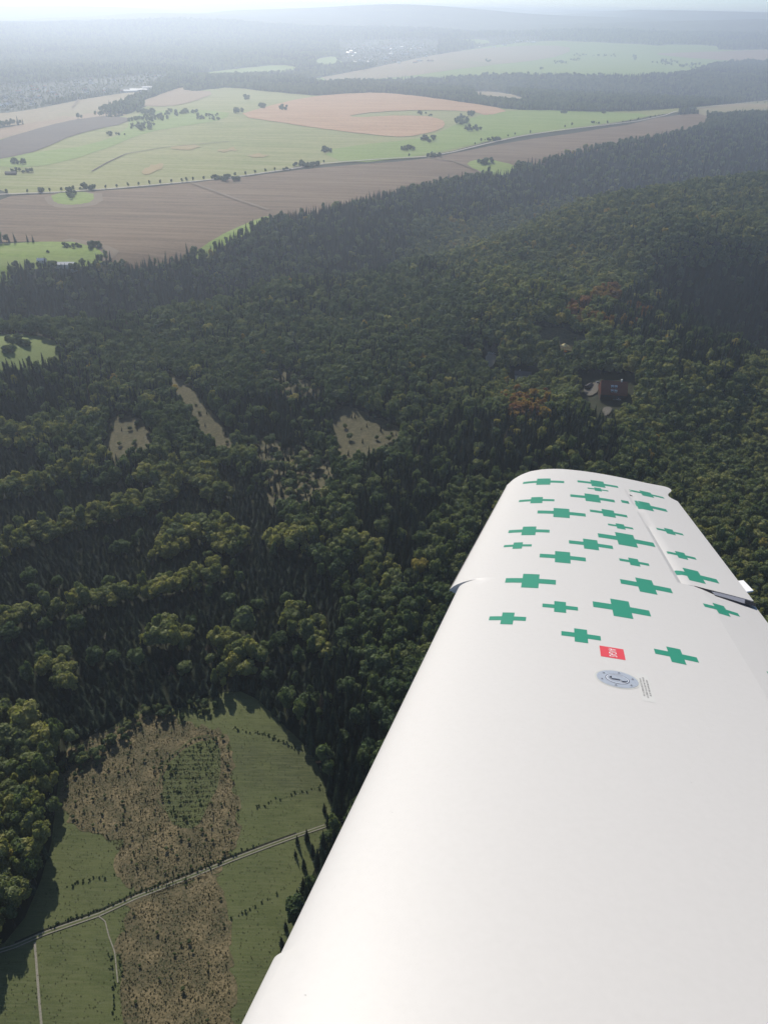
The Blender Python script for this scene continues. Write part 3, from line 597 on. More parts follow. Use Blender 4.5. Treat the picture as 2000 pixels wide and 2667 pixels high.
for f in fields:
    if f[0] == 'felled_area':
        a_, b_ = fill(f[3], 6.5 if 'thin' in f[1] else 9); k = rng.random(len(a_)) < (.95 if 'thin' in f[1] else .30); sx.append(a_[k]); sy.append(b_[k]); ss.append(rng.uniform(.2, (.8 if 'thin' in f[1] else .42), k.sum()))
sx, sy, ss = map(np.concatenate, (sx, sy, ss))
scatter('saplings', np.column_stack([sx, sy, H(sx, sy)]), np.where(rng.random(len(sx)) < .45, rng.integers(0, NB, len(sx)), NB+rng.integers(0, NS, len(sx))), np.column_stack([ss*1.25, ss*1.25, ss]), rng.random(len(sx))*.7, GN_T, 'young dark green saplings dotted and planted in rows in the clearing', 'saplings')
hx = []
for pp, st in (([(285, 2480), (293, 2560), (298, 2680)], .9), ([(130, 2415), (259, 2370), (356, 2325), (480, 2278), (603, 2228), (680, 2200)], .7), ([(110, 2330), (200, 2300), (300, 2280)], 1.2), ([(610, 1900), (700, 1915), (790, 1960)], 1.0), ([(330, 1880), (345, 1990)], 2.5), ([(425, 1990), (510, 1925), (570, 1925)], 1.2), ([(670, 2100), (760, 2070), (850, 2045)], 1.8), ([(590, 2400), (680, 2350), (740, 2310)], 2.2)):
    L_ = [np.array(G(*q)) for q in pp]
    for p, q in zip(L_[:-1], L_[1:]):
        m_ = int(np.hypot(*(q-p))/st)
        for k in range(m_): hx.append(p+(q-p)*k/m_+rng.normal(0, .55, 2))
hx = np.array(hx); s_ = rng.uniform(.04, .11, len(hx))
scatter('scrub', np.column_stack([hx, H(hx[:, 0], hx[:, 1])-.4]), rng.integers(0, NB, len(hx)), np.column_stack([s_, s_, s_]), rng.random(len(hx))*.25, GN_T, 'low dark scrub lining the ditch and banks in the clearing', 'scrub')

# trees along the road and in the meadow, each its own
RT = [20, 74, 104, 132, 162, 184, 193, 277, 306, 335, 363, 391, 419, 448, 475, 487, 504, 532, 586, 613, 640, 665, 692, 716, 844]
RT2 = [(1065, 408), (1236, 377), (1252, 368), (1262, 366), (1322, 356), (1340, 352), (1380, 348), (1470, 332), (1488, 328), (1580, 322), (1620, 318), (1640, 316), (1660, 314), (1692, 309), (1704, 305), (1714, 302), (1724, 300), (1970, 268), (1990, 268)]
rp = dens(ROAD, 6); rx_ = [q[0] for q in rp]; ry_ = [q[1] for q in rp]
cnt = 0
for a_, b_ in [(a_, np.interp(a_, rx_, ry_)-1) for a_ in RT]+[(a_, b_+2) for a_, b_ in RT2]:
    cnt += 1; x_, y_ = G(a_, b_); s_ = random.uniform(.62, .8) if a_ < 900 else random.uniform(.5, .8)
    lb = 'small dark roadside tree, number %d from the left along the pale road' % cnt
    thing_tree('roadside_tree', random.choice(BK), (x_, y_, float(H(x_, y_))), (s_*.8, s_*.8, s_), .1+.2*random.random(), lb, 'tree', 'small trees lining the country road')
clumps = [  # centre px, half size px, how many, size, label
 (110, 498, 9, 3, 5, .75, 'dark round bush by the road left of the green island'), (228, 491, 20, 5, 16, .8, 'dark clump by the road right of the green island'), (185, 508, 13, 10, 11, .85, 'clump on the small green island in the brown field'),
 (590, 466, 40, 6, 26, .75, 'hedge clump on the near side of the road'), (797, 431, 32, 6, 26, .85, 'tall row beside the road left of centre'), (748, 442, 10, 2, 6, .6, 'small bush beside the tall row'),
 (52, 423, 18, 6, 12, .9, 'copse at the left edge of the meadow'), (55, 446, 35, 5, 14, .7, 'low row around the hut at the left edge'), (850, 394, 14, 5, 12, .9, 'isolated dark bush in the middle meadow'),
 (385, 292, 30, 6, 24, 1.1, 'long copse left of the red field, upper part'), (400, 308, 40, 8, 34, 1.1, 'long copse left of the red field, broad middle'), (370, 330, 36, 9, 30, 1.0, 'long copse left of the red field, lower left arm'), (303, 350, 24, 3, 10, .8, 'thin tail of the long copse'), (470, 294, 50, 8, 32, 1.0, 'long copse left of the red field, right arm'), (545, 300, 35, 3, 12, .8, 'long copse left of the red field, upper right tip'), (548, 310, 36, 3, 14, .8, 'long copse left of the red field, lower right tip'), (345, 312, 14, 5, 10, .9, 'long copse left of the red field, left tip'),
 (644, 256, 9, 5, 8, 1.1, 'lone round tree group near the top of the meadow'), (620, 291, 14, 6, 9, 1.1, 'bush pair left of the red field'), (684, 278, 9, 6, 8, 1.2, 'round group above the red field, left one'), (741, 282, 14, 5, 10, 1.1, 'round group above the red field, right one'),
 (1095, 295, 17, 3, 8, .9, 'small bushes inside the green notch'), (1118, 301, 8, 2, 3, .8, 'lone little bush below the notch bushes'), (1202, 315, 17, 12, 24, 1.1, 'grove right of the red field, middle'), (1227, 298, 12, 5, 10, 1.1, 'grove right of the red field, top'), (1228, 337, 22, 6, 16, 1.0, 'grove right of the red field, lower'), (1115, 364, 18, 6, 14, 1.0, 'dark copse below the red field'), (1060, 388, 20, 5, 14, .9, 'copse beside the road at the centre'),
 (1130, 406, 22, 5, 16, .8, 'row at the road bend'), (1285, 364, 18, 4, 14, .8, 'row where the road bends right'), (1264, 424, 18, 6, 12, 1.0, 'dark bush in the green triangle'), (1365, 434, 16, 8, 9, 1.1, 'round tree at the wood edge'), (1462, 294, 12, 2, 5, .9, 'bushes at the far edge of the green strip'), (1570, 293, 8, 2, 4, .9, 'bush at the green strip by the wood'), (1548, 321, 12, 1.5, 5, .7, 'low hedge on the roadside at the right'),
 (1455, 163, 22, 3, 11, 1.5, 'far copse, left of the upper meadow'), (1500, 155, 18, 3, 9, 1.4, 'far copse on the upper meadow, second'), (1505, 143, 22, 3, 9, 1.3, 'far copse on the upper meadow, upper'), (1562, 144, 22, 3, 10, 1.3, 'far copse on the upper meadow, centre'), (1598, 144, 10, 4, 6, 1.3, 'far small copse on the upper meadow'), (1648, 150, 18, 6, 11, 1.5, 'far copse right on the upper meadow'), (1410, 180, 4, 3, 3, 1.4, 'lone far tree on the upper meadow'), (1270, 158, 10, 3, 6, 1.4, 'far bush on the tan rise'),
 (1730, 163, 36, 7, 24, 1.6, 'long far wood at the right of the upper meadow'), (1800, 171, 36, 6, 18, 1.5, 'far wood arm by the right edge'), (190, 642, 28, 3, 12, .5, 'row of dark trees in the green paddock, left half'), (245, 643, 19, 5, 14, .65, 'row of dark trees in the green paddock, right half'), (128, 657, 4, 2, 2, .4, 'small bush in the paddock'), (40, 893, 18, 9, 6, .8, 'dark trees standing in the sunlit glade'), (75, 902, 9, 5, 3, .75, 'round trees at the glade centre'), (22, 915, 14, 6, 4, .7, 'trees at the glade edge')]
cl_all = []
for (a_, b_, wx, wy, m_, s_, lb) in clumps:
    for k in range(m_):
        an = random.random()*6.283; ra = math.sqrt(random.random()); x_, y_ = G(a_+wx*ra*math.cos(an), b_+wy*ra*math.sin(an)+2); q = s_*random.uniform(.6, 1.0)
        d_ = math.hypot(x_, y_); q *= 1.25; cl_all.append((d_/q, x_, y_, float(H(x_, y_))-2.5*q, q, .05+.25*random.random(), lb))
cl_all.sort(key=lambda e: e[0])
for (_, x_, y_, z_, q, t_, lb) in cl_all[:290]: thing_tree('meadow_tree', random.choice(BK), (x_, y_, z_), (q, q, q*.85), t_, 'tree of the '+lb, 'tree', lb)
cr_ = cl_all[290:]
scatter('distant_copses', np.array([e[1:4] for e in cr_]), rng.integers(0, NB, len(cr_)), np.array([(e[4], e[4], e[4]*.85) for e in cr_]), np.array([e[5] for e in cr_]), GN_T, 'small dark copses scattered over the far meadows', 'copse')

# ------------------------------------------------------------------ buildings and vehicles
def boxm(vs_, fs, x0, x1, y0, y1, z0, z1):
    b = len(vs_); vs_ += [(x0, y0, z0), (x1, y0, z0), (x1, y1, z0), (x0, y1, z0), (x0, y0, z1), (x1, y0, z1), (x1, y1, z1), (x0, y1, z1)]
    fs += [tuple(b+i_ for i_ in f) for f in ((0, 3, 2, 1), (4, 5, 6, 7), (0, 1, 5, 4), (1, 2, 6, 5), (2, 3, 7, 6), (3, 0, 4, 7))]
def box_obj(name, parent, m, *bx):
    v_, f_ = [], []
    for b in bx: boxm(v_, f_, *b)
    return link(name, mesh(name, v_, f_, M[m]), parent)
def roof_mesh(L, W, z0, z1, ov=.5, hip=0.0, th=.25):
    l, w_ = L/2+ov, W/2+ov; h_ = l-hip; v_ = []
    for dz in (0, th): v_ += [(-l, -w_, z0+dz), (l, -w_, z0+dz), (l, w_, z0+dz), (-l, w_, z0+dz), (-h_, 0, z1+dz), (h_, 0, z1+dz)]
    f_ = [(6, 7, 11, 10), (8, 9, 10, 11), (7, 8, 11), (9, 6, 10)] + [(0, 4, 5, 1), (2, 5, 4, 3), (1, 5, 2), (3, 4, 0), (0, 1, 7, 6), (1, 2, 8, 7), (2, 3, 9, 8), (3, 0, 6, 9)]
    return v_, f_
def house(name, px_, py_, L, W, h, rh, wm, rm, label, group, rz=None, cat='house', windows=True):
    x_, y_ = G(px_, py_); o = empty(name, (x_, y_, float(H(x_, y_))), rz if rz is not None else random.random()*3.14); tag(o, label, cat, group)
    v_, f_ = [], []; boxm(v_, f_, -L/2, L/2, -W/2, W/2, -3, h)
    b = len(v_); v_ += [(-L/2, -W/2, h), (-L/2, W/2, h), (-L/2, 0, h+rh*.97), (L/2, -W/2, h), (L/2, W/2, h), (L/2, 0, h+rh*.97)]; f_ += [(b, b+2, b+1), (b+3, b+4, b+5)]
    link('wall', mesh('wall', v_, f_, M[wm]), o); rv, rf = roof_mesh(L, W, h+.02, h+rh); link('roof', mesh('roof', rv, rf, M[rm]), o)
    if windows:
        for k in (-.28, .28):
            for sd_ in (-1, 1): box_obj('window', o, 'glass', (L*k-.7, L*k+.7, sd_*W/2-.05, sd_*W/2+.05, h*.4, h*.75))
    return o
v1 = [(905, 148), (920, 146), (924, 126), (940, 128), (945, 160), (952, 123), (968, 157), (982, 130), (1012, 128), (1031, 126), (1045, 138), (1057, 141), (1063, 136), (1071, 127), (1078, 118), (1081, 127), (1089, 126), (1096, 124), (1101, 116), (1038, 163), (1093, 158), (1123, 158), (1108, 140), (1018, 140), (1110, 146), (990, 150), (1130, 130)]
v1 += [(random.uniform(900, 1125), random.uniform(115, 165)) for _ in range(30)]
for k, (a_, b_) in enumerate(v1): house('village_house', a_, b_+3, random.uniform(20, 40), random.uniform(13, 20), 8, 5, 'white_wall', random.choice(['pale_roof', 'brick_roof', 'pale_roof']), 'small white house in the far hillside village, number %d of its scatter from left' % (sorted(v1).index((a_, b_))+1), 'white houses of the far village right of centre', windows=False)
v1b = [(1286, 122), (1313, 117), (1337, 111), (1349, 107), (1355, 106), (1374, 108), (1386, 110), (1391, 109), (1248, 123)]
for k, (a_, b_) in enumerate(v1b): house('village_house', a_, b_+2, random.uniform(25, 50), 18, 8, 5, 'white_wall', 'pale_roof', 'white house in the row on the far rise, number %d from left' % (sorted(v1b).index((a_, b_))+1), 'white houses on the far rise above the tan field', windows=False)
v2 = [(117, 227), (127, 241), (193, 244), (211, 254), (223, 235), (281, 232), (316, 222), (60, 253), (78, 262), (36, 277), (369, 211), (350, 211), (386, 199), (407, 199), (420, 199), (5, 277), (18, 274), (87, 270), (27, 267), (150, 250), (90, 236), (250, 240), (50, 240)]
v2 += [(a_, random.uniform(228, 282)-a_*.10) for a_ in (random.uniform(0, 330) for _ in range(16))]
for k, (a_, b_) in enumerate(v2): house('village_house', a_, b_+2, random.uniform(14, 24), random.uniform(10, 14), 6, 4.5, 'white_wall', random.choice(['pale_roof', 'brick_roof', 'dark_roof', 'dark_roof', 'brick_roof']), 'small white house in the valley village at left, number %d from left' % (sorted(v2).index((a_, b_))+1), 'white houses of the left valley village', windows=False)
for k, (a_, b_, L, W, lb) in enumerate([(341, 241, 55, 18, 'long white farm hall, lowest of the three beside the ochre field'), (362, 238, 70, 20, 'long white farm hall, middle of the three'), (385, 232, 45, 18, 'long white farm hall, furthest right of the three')]): house('farm_hall', a_, b_, L, W, 7, 4, 'white_wall', 'pale_roof', lb, 'long white farm halls', rz=rad(20), cat='farm building', windows=False)
house('farm_shed', 172, 694, 26, 11, 4, 2.5, 'white_wall', 'pale_roof', 'long pale roofed shed in the trees at the corner of the brown field', None, rz=rad(5), cat='shed')
house('farm_shed', 196, 702, 14, 9, 4, 2.5, 'white_wall', 'pale_roof', 'smaller pale shed right of the long shed', None, rz=rad(40), cat='shed')
house('farm_shed', 111, 684, 12, 7, 4, 2.5, 'white_wall', 'pale_roof', 'tiny pale hut at the paddock edge', None, rz=rad(0), cat='shed')
house('field_hut', 30, 455, 22, 9, 4, 2.5, 'timber', 'dark_roof', 'dark low hut among bushes at the left edge of the meadow', None, rz=rad(5), cat='hut')
# the inn
inn = house('inn', 1592, 1032, 25, 18, 3.2, 11, 'timber', 'red_roof', 'large inn with a steep red-brown roof and dormers in the forest', None, rz=rad(-6), cat='inn')
inn.location.z += 2
for k, (x_, zz) in enumerate([(-2, 9.8), (1.5, 9.8), (-2, 6.4), (1.5, 6.4)]):
    yy = -(18/2+.5)*(1-(zz-3.2)/11)-.3
    d_ = box_obj('dormer', inn, 'white_wall', (x_-1.1, x_+1.1, yy-.6, yy+1.6, zz-.9, zz+.7)); box_obj('pane', d_, 'glass', (x_-.8, x_+.8, yy-.66, yy-.6, zz-.5, zz+.4))
    rv = [(x_-1.4, yy-.9, zz+.7), (x_+1.4, yy-.9, zz+.7), (x_+1.4, yy+2.2, zz+1.3), (x_-1.4, yy+2.2, zz+1.3), (x_-1.4, yy-.9, zz+.9), (x_+1.4, yy-.9, zz+.9), (x_+1.4, yy+2.2, zz+1.5), (x_-1.4, yy+2.2, zz+1.5)]
    link('dormer_roof', mesh('dormer_roof', rv, [(0, 3, 2, 1), (4, 5, 6, 7), (0, 1, 5, 4), (1, 2, 6, 5), (2, 3, 7, 6), (3, 0, 4, 7)], M['pale_roof']), d_)
box_obj('chimney', inn, 'white_wall', (6, 7.2, -.6, .6, 11, 16.5))
for k in range(5): box_obj('ground_window', inn, 'glass', (-9+k*4.2, -7.4+k*4.2, -9.06, -9.0, .8, 2.4))
lodge = house('lodge', 1360, 985, 17, 9, 4.5, 3.5, 'white_wall', 'dark_roof', 'small lodge with a grey roof and pale front left of the inn', None, rz=rad(-8), cat='lodge')
box_obj('chimney', lodge, 'white_wall', (-4, -3.2, .5, 1.3, 6, 9))
house('outbuilding', 1532, 1012, 9, 5, 3, 2, 'timber', 'dark_roof', 'small dark outbuilding left of the inn', None, rz=rad(50), cat='outbuilding', windows=False)
def car(px_, py_, label, rz, m='car'):
    x_, y_ = G(px_, py_); o = empty('parked_car', (x_, y_, float(H(x_, y_))+.45), rz); tag(o, label, 'car', 'cars parked in the forest')
    prof = [(-2.1, .3), (-2.1, .75), (-1.9, .92), (-1.1, .98), (1.0, .98), (1.95, .85), (2.15, .6), (2.15, .3)]; v_ = []; n_ = len(prof)
    for y1 in (-.87, .87): v_ += [(p[0], y1, p[1]) for p in prof]
    f_ = [tuple(range(n_))[::-1] and tuple(range(n_)), tuple(range(n_, 2*n_))[::-1]]+[(k, n_+k, n_+(k+1) % n_, (k+1) % n_) for k in range(n_)]
    link('body', mesh('body', v_, f_, M[m]), o)
    cv = [(-1.7, -.8, .98), (1.2, -.8, .98), (1.2, .8, .98), (-1.7, .8, .98), (-1.2, -.65, 1.45), (.4, -.65, 1.45), (.4, .65, 1.45), (-1.2, .65, 1.45)]
    link('cabin', mesh('cabin', cv, [(0, 1, 5, 4), (1, 2, 6, 5), (2, 3, 7, 6), (3, 0, 4, 7)], M['glass']), o)
    box_obj('car_roof', o, m, (-1.22, .42, -.66, .66, 1.45, 1.5))
    for wx in (-1.35, 1.35):
        for wy in (-.8, .8):
            v_, f_ = [], []; tube(v_, f_, (wx, wy-.1, .32), (wx, wy+.1, .32), .32, .32, 12); f_ += [tuple(range(12))[::-1], tuple(range(12, 24))]; link('wheel', mesh('wheel', v_, f_, M['rubber']), o)
car(1275, 922, 'white car on the pale parking place, left one', rad(20)); car(1285, 923, 'white car on the pale parking place, right one', rad(10))
car(1537, 1004, 'white car in the yard left of the inn', rad(70)); car(1556, 998, 'grey car in the yard beside the dark outbuilding', rad(10), 'cargrey'); car(1600, 1042, 'grey car in front of the inn', rad(5), 'cargrey'); car(1610, 1043, 'white car in front of the inn', rad(0))
def tent(px_, py_, zo, name, m1, r_, h_, label):
    x_, y_ = G(px_, py_, zo); z0 = float(H(x_, y_)); o = empty(name, (x_, y_, z0)); tag(o, label, 'canopy')
    v_ = [(0, 0, zo+h_)]; n_ = 10
    for k in range(n_): v_.append((math.cos(6.283*k/n_)*r_, math.sin(6.283*k/n_)*r_*.8, zo+.2*math.sin(k*2)))
    link('canvas', mesh('canvas', v_, [(0, 1+k, 1+(k+1) % n_) for k in range(n_)]+[tuple(range(n_, 0, -1))], M[m1]), o)
    v_, f_ = [], []; tube(v_, f_, (0, 0, 0), (0, 0, zo+h_*.9), .12, .1); link('pole', mesh('pole', v_, f_, M['steel']), o)
tent(1470, 900, 12, 'canopy_tent', 'yellow', 4.2, 2.8, 'yellow and white canopy among the trees above the inn'); tent(1467, 915, 8, 'canopy_tent', 'orange', 3.6, 1.8, 'orange canopy just below the yellow canopy')
# log pile at the clearing's right edge
x_, y_ = G(830, 1987); lp = empty('log_pile', (x_, y_, float(H(x_, y_))), rad(10)); tag(lp, 'small orange-brown pile of cut logs at the right edge of the clearing', 'log pile')
for k in range(9):
    v_, f_ = [], []; row = 0 if k < 4 else 1 if k < 7 else 2; q = (k, k-4+.5, k-7+1)[row]
    tube(v_, f_, (-1.3, q*.42, .2+row*.36), (1.3+random.uniform(-.1, .1), q*.42, .2+row*.36), .2, .2, 8); f_ += [tuple(range(8))[::-1], tuple(range(8, 16))]; link('log', mesh('log', v_, f_, M['wood']), lp)

# ------------------------------------------------------------------ the aircraft wing
def white(t):
    return ramp(t, nz(t, 60, 3), [(.3, (.585, .572, .552)), (.7, (.60, .587, .567))])
WH = mat('white_gelcoat', white, .52, spec=.6, coat=.08, coat_rough=.3)
GR = mat('green_vinyl', (.018, .255, .155), .4, spec=.4); RD = mat('red_vinyl', (.66, .075, .095), .45); WT = mat('white_vinyl', (.82, .82, .82), .45)
CAP = mat('brushed_metal', (.60, .62, .65), .38, metal=.6, spec=.5); BK_ = mat('black_gap', (.012, .012, .015), .6); GY = mat('grey_letters', (.2, .2, .2), .6); SV = mat('silver_fairing', (.36, .36, .40), .4, metal=.5); CL = mat('clear_label', (.60, .60, .58), .45); SH = mat('sealant_ring', (.55, .56, .53), .5)
S = Vector(((1457-1000)/F, -(930-1333.5)/F, -1)).normalized()
K = (Vector((1, 0, 0))-S*S.x).normalized(); Nn = K.cross(S)
tl = rad(2.0); K2 = K*math.cos(tl)-Nn*math.sin(tl); N2 = K2.cross(S)
Bp = 1.1*Vector(((645-1000)/F, -(2667-1333.5)/F, -1))
wing = empty('aircraft_wing'); tag(wing, 'white aircraft wing with scattered green crosses reaching out over the forest', 'aircraft wing')
LM = Matrix((K2, S, N2)).transposed().to_4x4(); LM.translation = Bp
wing.matrix_world = RC.to_4x4() @ LM
def wpx(px_, py_, hf=None):
    d = Vector(((px_-1000)/F, -(py_-1333.5)/F, -1)); h_ = 0.0
    for _ in range(14):
        t_ = (Bp+N2*h_).dot(N2)/d.dot(N2); q = d*t_-Bp; s_, c_ = q.dot(S), q.dot(K2); h_ = .5*h_+.5*(hf(s_, c_) if hf else 0)
    return s_, c_
s_cuff = wpx(1190, 1535)[0]; s_in = wpx(1820, 1553)[0]; s_out = 4.68
s_inb = wpx(727, 2508)[0]
LEp = [(-1.6, -.02), (0, 0), (s_cuff, .028), (4.9, .085), (5.6, .10)]
TEp = [(-1.6, 1.20), (0, 1.20), (2.2, 1.21), (s_in, 1.212), (4.68, 1.235), (4.73, 1.222), (4.79, 1.208), (4.86, 1.20), (4.93, 1.203), (5.0, 1.217), (5.07, 1.24), (5.14, 1.256), (5.2, 1.262), (5.7, 1.27)]
def LE(s): return float(np.interp(s, [a_ for a_, _ in LEp], [b_ for _, b_ in LEp]))-(.034 if s > s_cuff else 0)-(.007 if s < s_inb else 0)
def TE(s): return float(np.interp(s, [a_ for a_, _ in TEp], [b_ for _, b_ in TEp]))
def CH(s): return float(np.interp(s, [-1.6, s_in-.002, s_in+.002, s_out, 6], [.99, 1.005, .912, .872, .872]))      # hinge line of aileron and flap
STIP = [(0, 4.86), (.02, 5.1), (.05, 5.27), (.10, 5.42), (.18, 5.50), (.3, 5.52), (.5, 5.48), (.7, 5.42), (.85, 5.36), (.93, 5.335), (.965, 5.315), (.98, 5.295), (.99, 5.26), (.997, 5.21), (1, 5.13)]
def stip(u): return float(np.interp(u, [a_ for a_, _ in STIP], [b_ for _, b_ in STIP]))
def prof(u):
    u = min(max(u, 0), 1); return .60*(.2969*math.sqrt(u)-.126*u-.3516*u*u+.2843*u**3-.1036*u**4)+.055*u*(1-u)
def hs(s, c):
    d = (.034 if s > s_cuff else 0)+(.007 if s < s_inb else 0); le = LE(s)+d; te = TE(s); bl = .16 if s > s_cuff else .035
    x = c-le
    if x < bl and d: x = x+d*(bl-x)/(bl+d)
    u = min(max(x/(te-le), 0), 1); h_ = prof(u)*1.19
    if s > s_cuff and x < bl: h_ -= .012*(1-x/bl)**2
    e = stip(u)-s
    if e < .28: h_ *= math.sqrt(max(0, 1-(1-max(e, 0)/.28)**2.2)) if e > 0 else 0
    if s_in < s < s_out:
        q = c-CH(s)
        if 0 < q < .05: h_ -= .017*(1-q/.05)**2
    return h_
def wgrid(s_rows, w_cols, wf, fn, keepf=None):
    """rows of stations x columns; wf(s,w)->c ; fn gives vertex"""
def umap(s, w_):
    """w in 0..1 -> chord position with w=.76 on the hinge line"""
    le, te, chg = LE(s), TE(s), CH(s); w_ = w_
    return le+(chg-le)*(w_/.76) if w_ <= .76 else chg+(te-chg)*(w_-.76)/.24
wc = [0, .0008, .0025, .005, .009, .014, .02, .03, .042, .058, .08, .105, .135, .17, .21]+list(np.linspace(.25, .70, 14))+[.73, .7599, .76]+list(np.linspace(.775, .97, 12))+[.98, .988, .994, .998, 1]
eps = 1.2e-3
rows = sorted(set(list(np.linspace(-1.6, s_inb-eps, 14))+[s_inb+eps]+list(np.linspace(s_inb+.03, s_cuff-eps, 22))+[s_cuff+eps]+list(np.linspace(s_cuff+.01, 4.60, 40))+[s_in-.004, s_in+.004]))
rows = [('s', v_) for v_ in rows]+[('s', s_out)]+[('t', v_) for v_ in (.06, .12, .18, .24, .3, .36, .42, .48, .54, .6, .66, .72, .78, .83, .88, .92, .95, .97, .985, .995, 1)]
def tipu(w_): return w_ if w_ > .0 else 0
def station(row, w_):
    k_, v_ = row
    if k_ == 's': s_ = v_; c_ = umap(s_, w_)
    else:
        u0 = (umap(s_out, w_)-LE(s_out))/(TE(s_out)-LE(s_out)); s_ = s_out+v_*(stip(u0)-s_out); c_ = LE(s_)+u0*(TE(s_)-LE(s_))
    return s_, c_
def skin(cells, name, m, gapdrop=0.0, lower=True, sdx=None):
    vs_, fs = [], []; idx = {}
    def vid(i_, j_, lo_):
        if (i_, j_, lo_) not in idx:
            s_, c_ = station(rows[i_], wc[j_]); top_ = hs(s_, c_)
            if lo_:
                u_ = (c_-LE(s_))/(TE(s_)-LE(s_)); e = stip(min(max(u_, 0), 1))-s_; f_ = 1 if e > .28 else (math.sqrt(max(0, 1-(1-max(e, 0)/.28)**2)))
                zz = -(.36*(.2969*math.sqrt(max(u_, 0))-.126*u_-.3516*u_*u_+.2843*u_**3-.1036*u_**4))*1.19*f_-.0015
            else: zz = top_
            idx[(i_, j_, lo_)] = len(vs_); vs_.append((c_, s_, zz))
        return idx[(i_, j_, lo_)]
    for (i_, j_) in cells:
        fs.append((vid(i_, j_, 0), vid(i_, j_+1, 0), vid(i_+1, j_+1, 0), vid(i_+1, j_, 0)))
        if lower: fs.append((vid(i_, j_, 1), vid(i_+1, j_, 1), vid(i_+1, j_+1, 1), vid(i_, j_+1, 1)))
    cs = set(cells)
    if lower:
        for (i_, j_) in cells:
            for (di, dj, a_, b_) in ((-1, 0, (i_, j_), (i_, j_+1)), (1, 0, (i_+1, j_+1), (i_+1, j_)), (0, -1, (i_+1, j_), (i_, j_)), (0, 1, (i_, j_+1), (i_+1, j_+1))):
                if (i_+di, j_+dj) not in cs: fs.append((vid(*b_, 0), vid(*a_, 0), vid(*a_, 1), vid(*b_, 1)))
    o = link(name, mesh(name, vs_, fs, m, smooth=True), wing)
    me = o.data
    try: me.set_sharp_from_angle(angle=rad(28))
    except Exception: pass
    return o
jh = wc.index(.76); ia = next(k for k, rw in enumerate(rows) if rw[0] == 's' and rw[1] > s_in); ib = rows.index(('s', s_out))
allc = [(i_, j_) for i_ in range(len(rows)-1) for j_ in range(len(wc)-1)]
ail = [(i_, j_) for (i_, j_) in allc if ia <= i_ < ib and j_ >= jh]; flp = [(i_, j_) for (i_, j_) in allc if i_ < ia-1 and j_ >= jh]; gap = [(i_, j_) for (i_, j_) in allc if i_ == ia-1 and j_ >= jh]
rest_ = [c_ for c_ in allc if c_ not in set(ail) | set(flp) | set(gap) and not (ia <= c_[0] < ib and c_[1] == jh-1 and False)]
skin(rest_, 'wing_skin', WH)
skin(ail, 'aileron', WH)
flap = skin(flp, 'flap', WH); flap['label'] = 'white flap panel along the trailing edge'
# pull the flap down a touch at its rear: a real change of slope at the hinge
for v_ in flap.data.vertices:
    q = v_.co.x-CH(v_.co.y)
    if q > 0: v_.co.z -= q*.055
# inboard end of the aileron: open gap with silver fairing and black seal
def surf_patch(name, outline, m, dz, n=10, hfun=hs):
    """quad patch (4 corner (s,c)) laid on the skin"""
    vs_, fs = [], []
    for a_ in range(n+1):
        for b_ in range(n+1):
            u_, v_ = a_/n, b_/n; p = [(1-u_)*(1-v_)*outline[0][k]+u_*(1-v_)*outline[1][k]+u_*v_*outline[2][k]+(1-u_)*v_*outline[3][k] for k in (0, 1)]
            vs_.append((p[1], p[0], hfun(*p)+dz))
    for a_ in range(n):
        for b_ in range(n): fs.append((a_*(n+1)+b_, (a_+1)*(n+1)+b_, (a_+1)*(n+1)+b_+1, a_*(n+1)+b_+1))
    o = link(name, mesh(name, vs_, fs, m, smooth=True), wing); return o
def sc_of(px_, py_): return wpx(px_, py_, hs)
surf_patch('gap_seal', [sc_of(*q) for q in ((1806, 1526), (1860, 1540), (1858, 1547), (1812, 1529))], BK_, .0010)
surf_patch('end_fairing', [sc_of(*q) for q in ((1852, 1541), (1939, 1562), (1939, 1573), (1860, 1550))], SV, .0012)
surf_patch('gap_seal', [sc_of(*q) for q in ((1939, 1562), (1967, 1572), (1965, 1580), (1938, 1572))], BK_, .0014)
surf_patch('gap_seal', [sc_of(*q) for q in ((1633, 1287), (1641, 1289), (1648, 1293), (1638, 1291))], BK_, .0012)
# tab behind the trailing edge
def tabm():
    q = [sc_of(*p) for p in ((1918, 1512), (1935, 1511), (1961, 1538), (1943, 1541))]
    vs_ = [(c_, s_, z_) for z_ in (-.006, .0) for s_, c_ in q]
    ix = [(0, 3, 2, 1), (4, 5, 6, 7), (0, 1, 5, 4), (1, 2, 6, 5), (2, 3, 7, 6), (3, 0, 4, 7)]
    return mesh('trim_tab', vs_, ix, WT)
link('trim_tab', tabm(), wing)
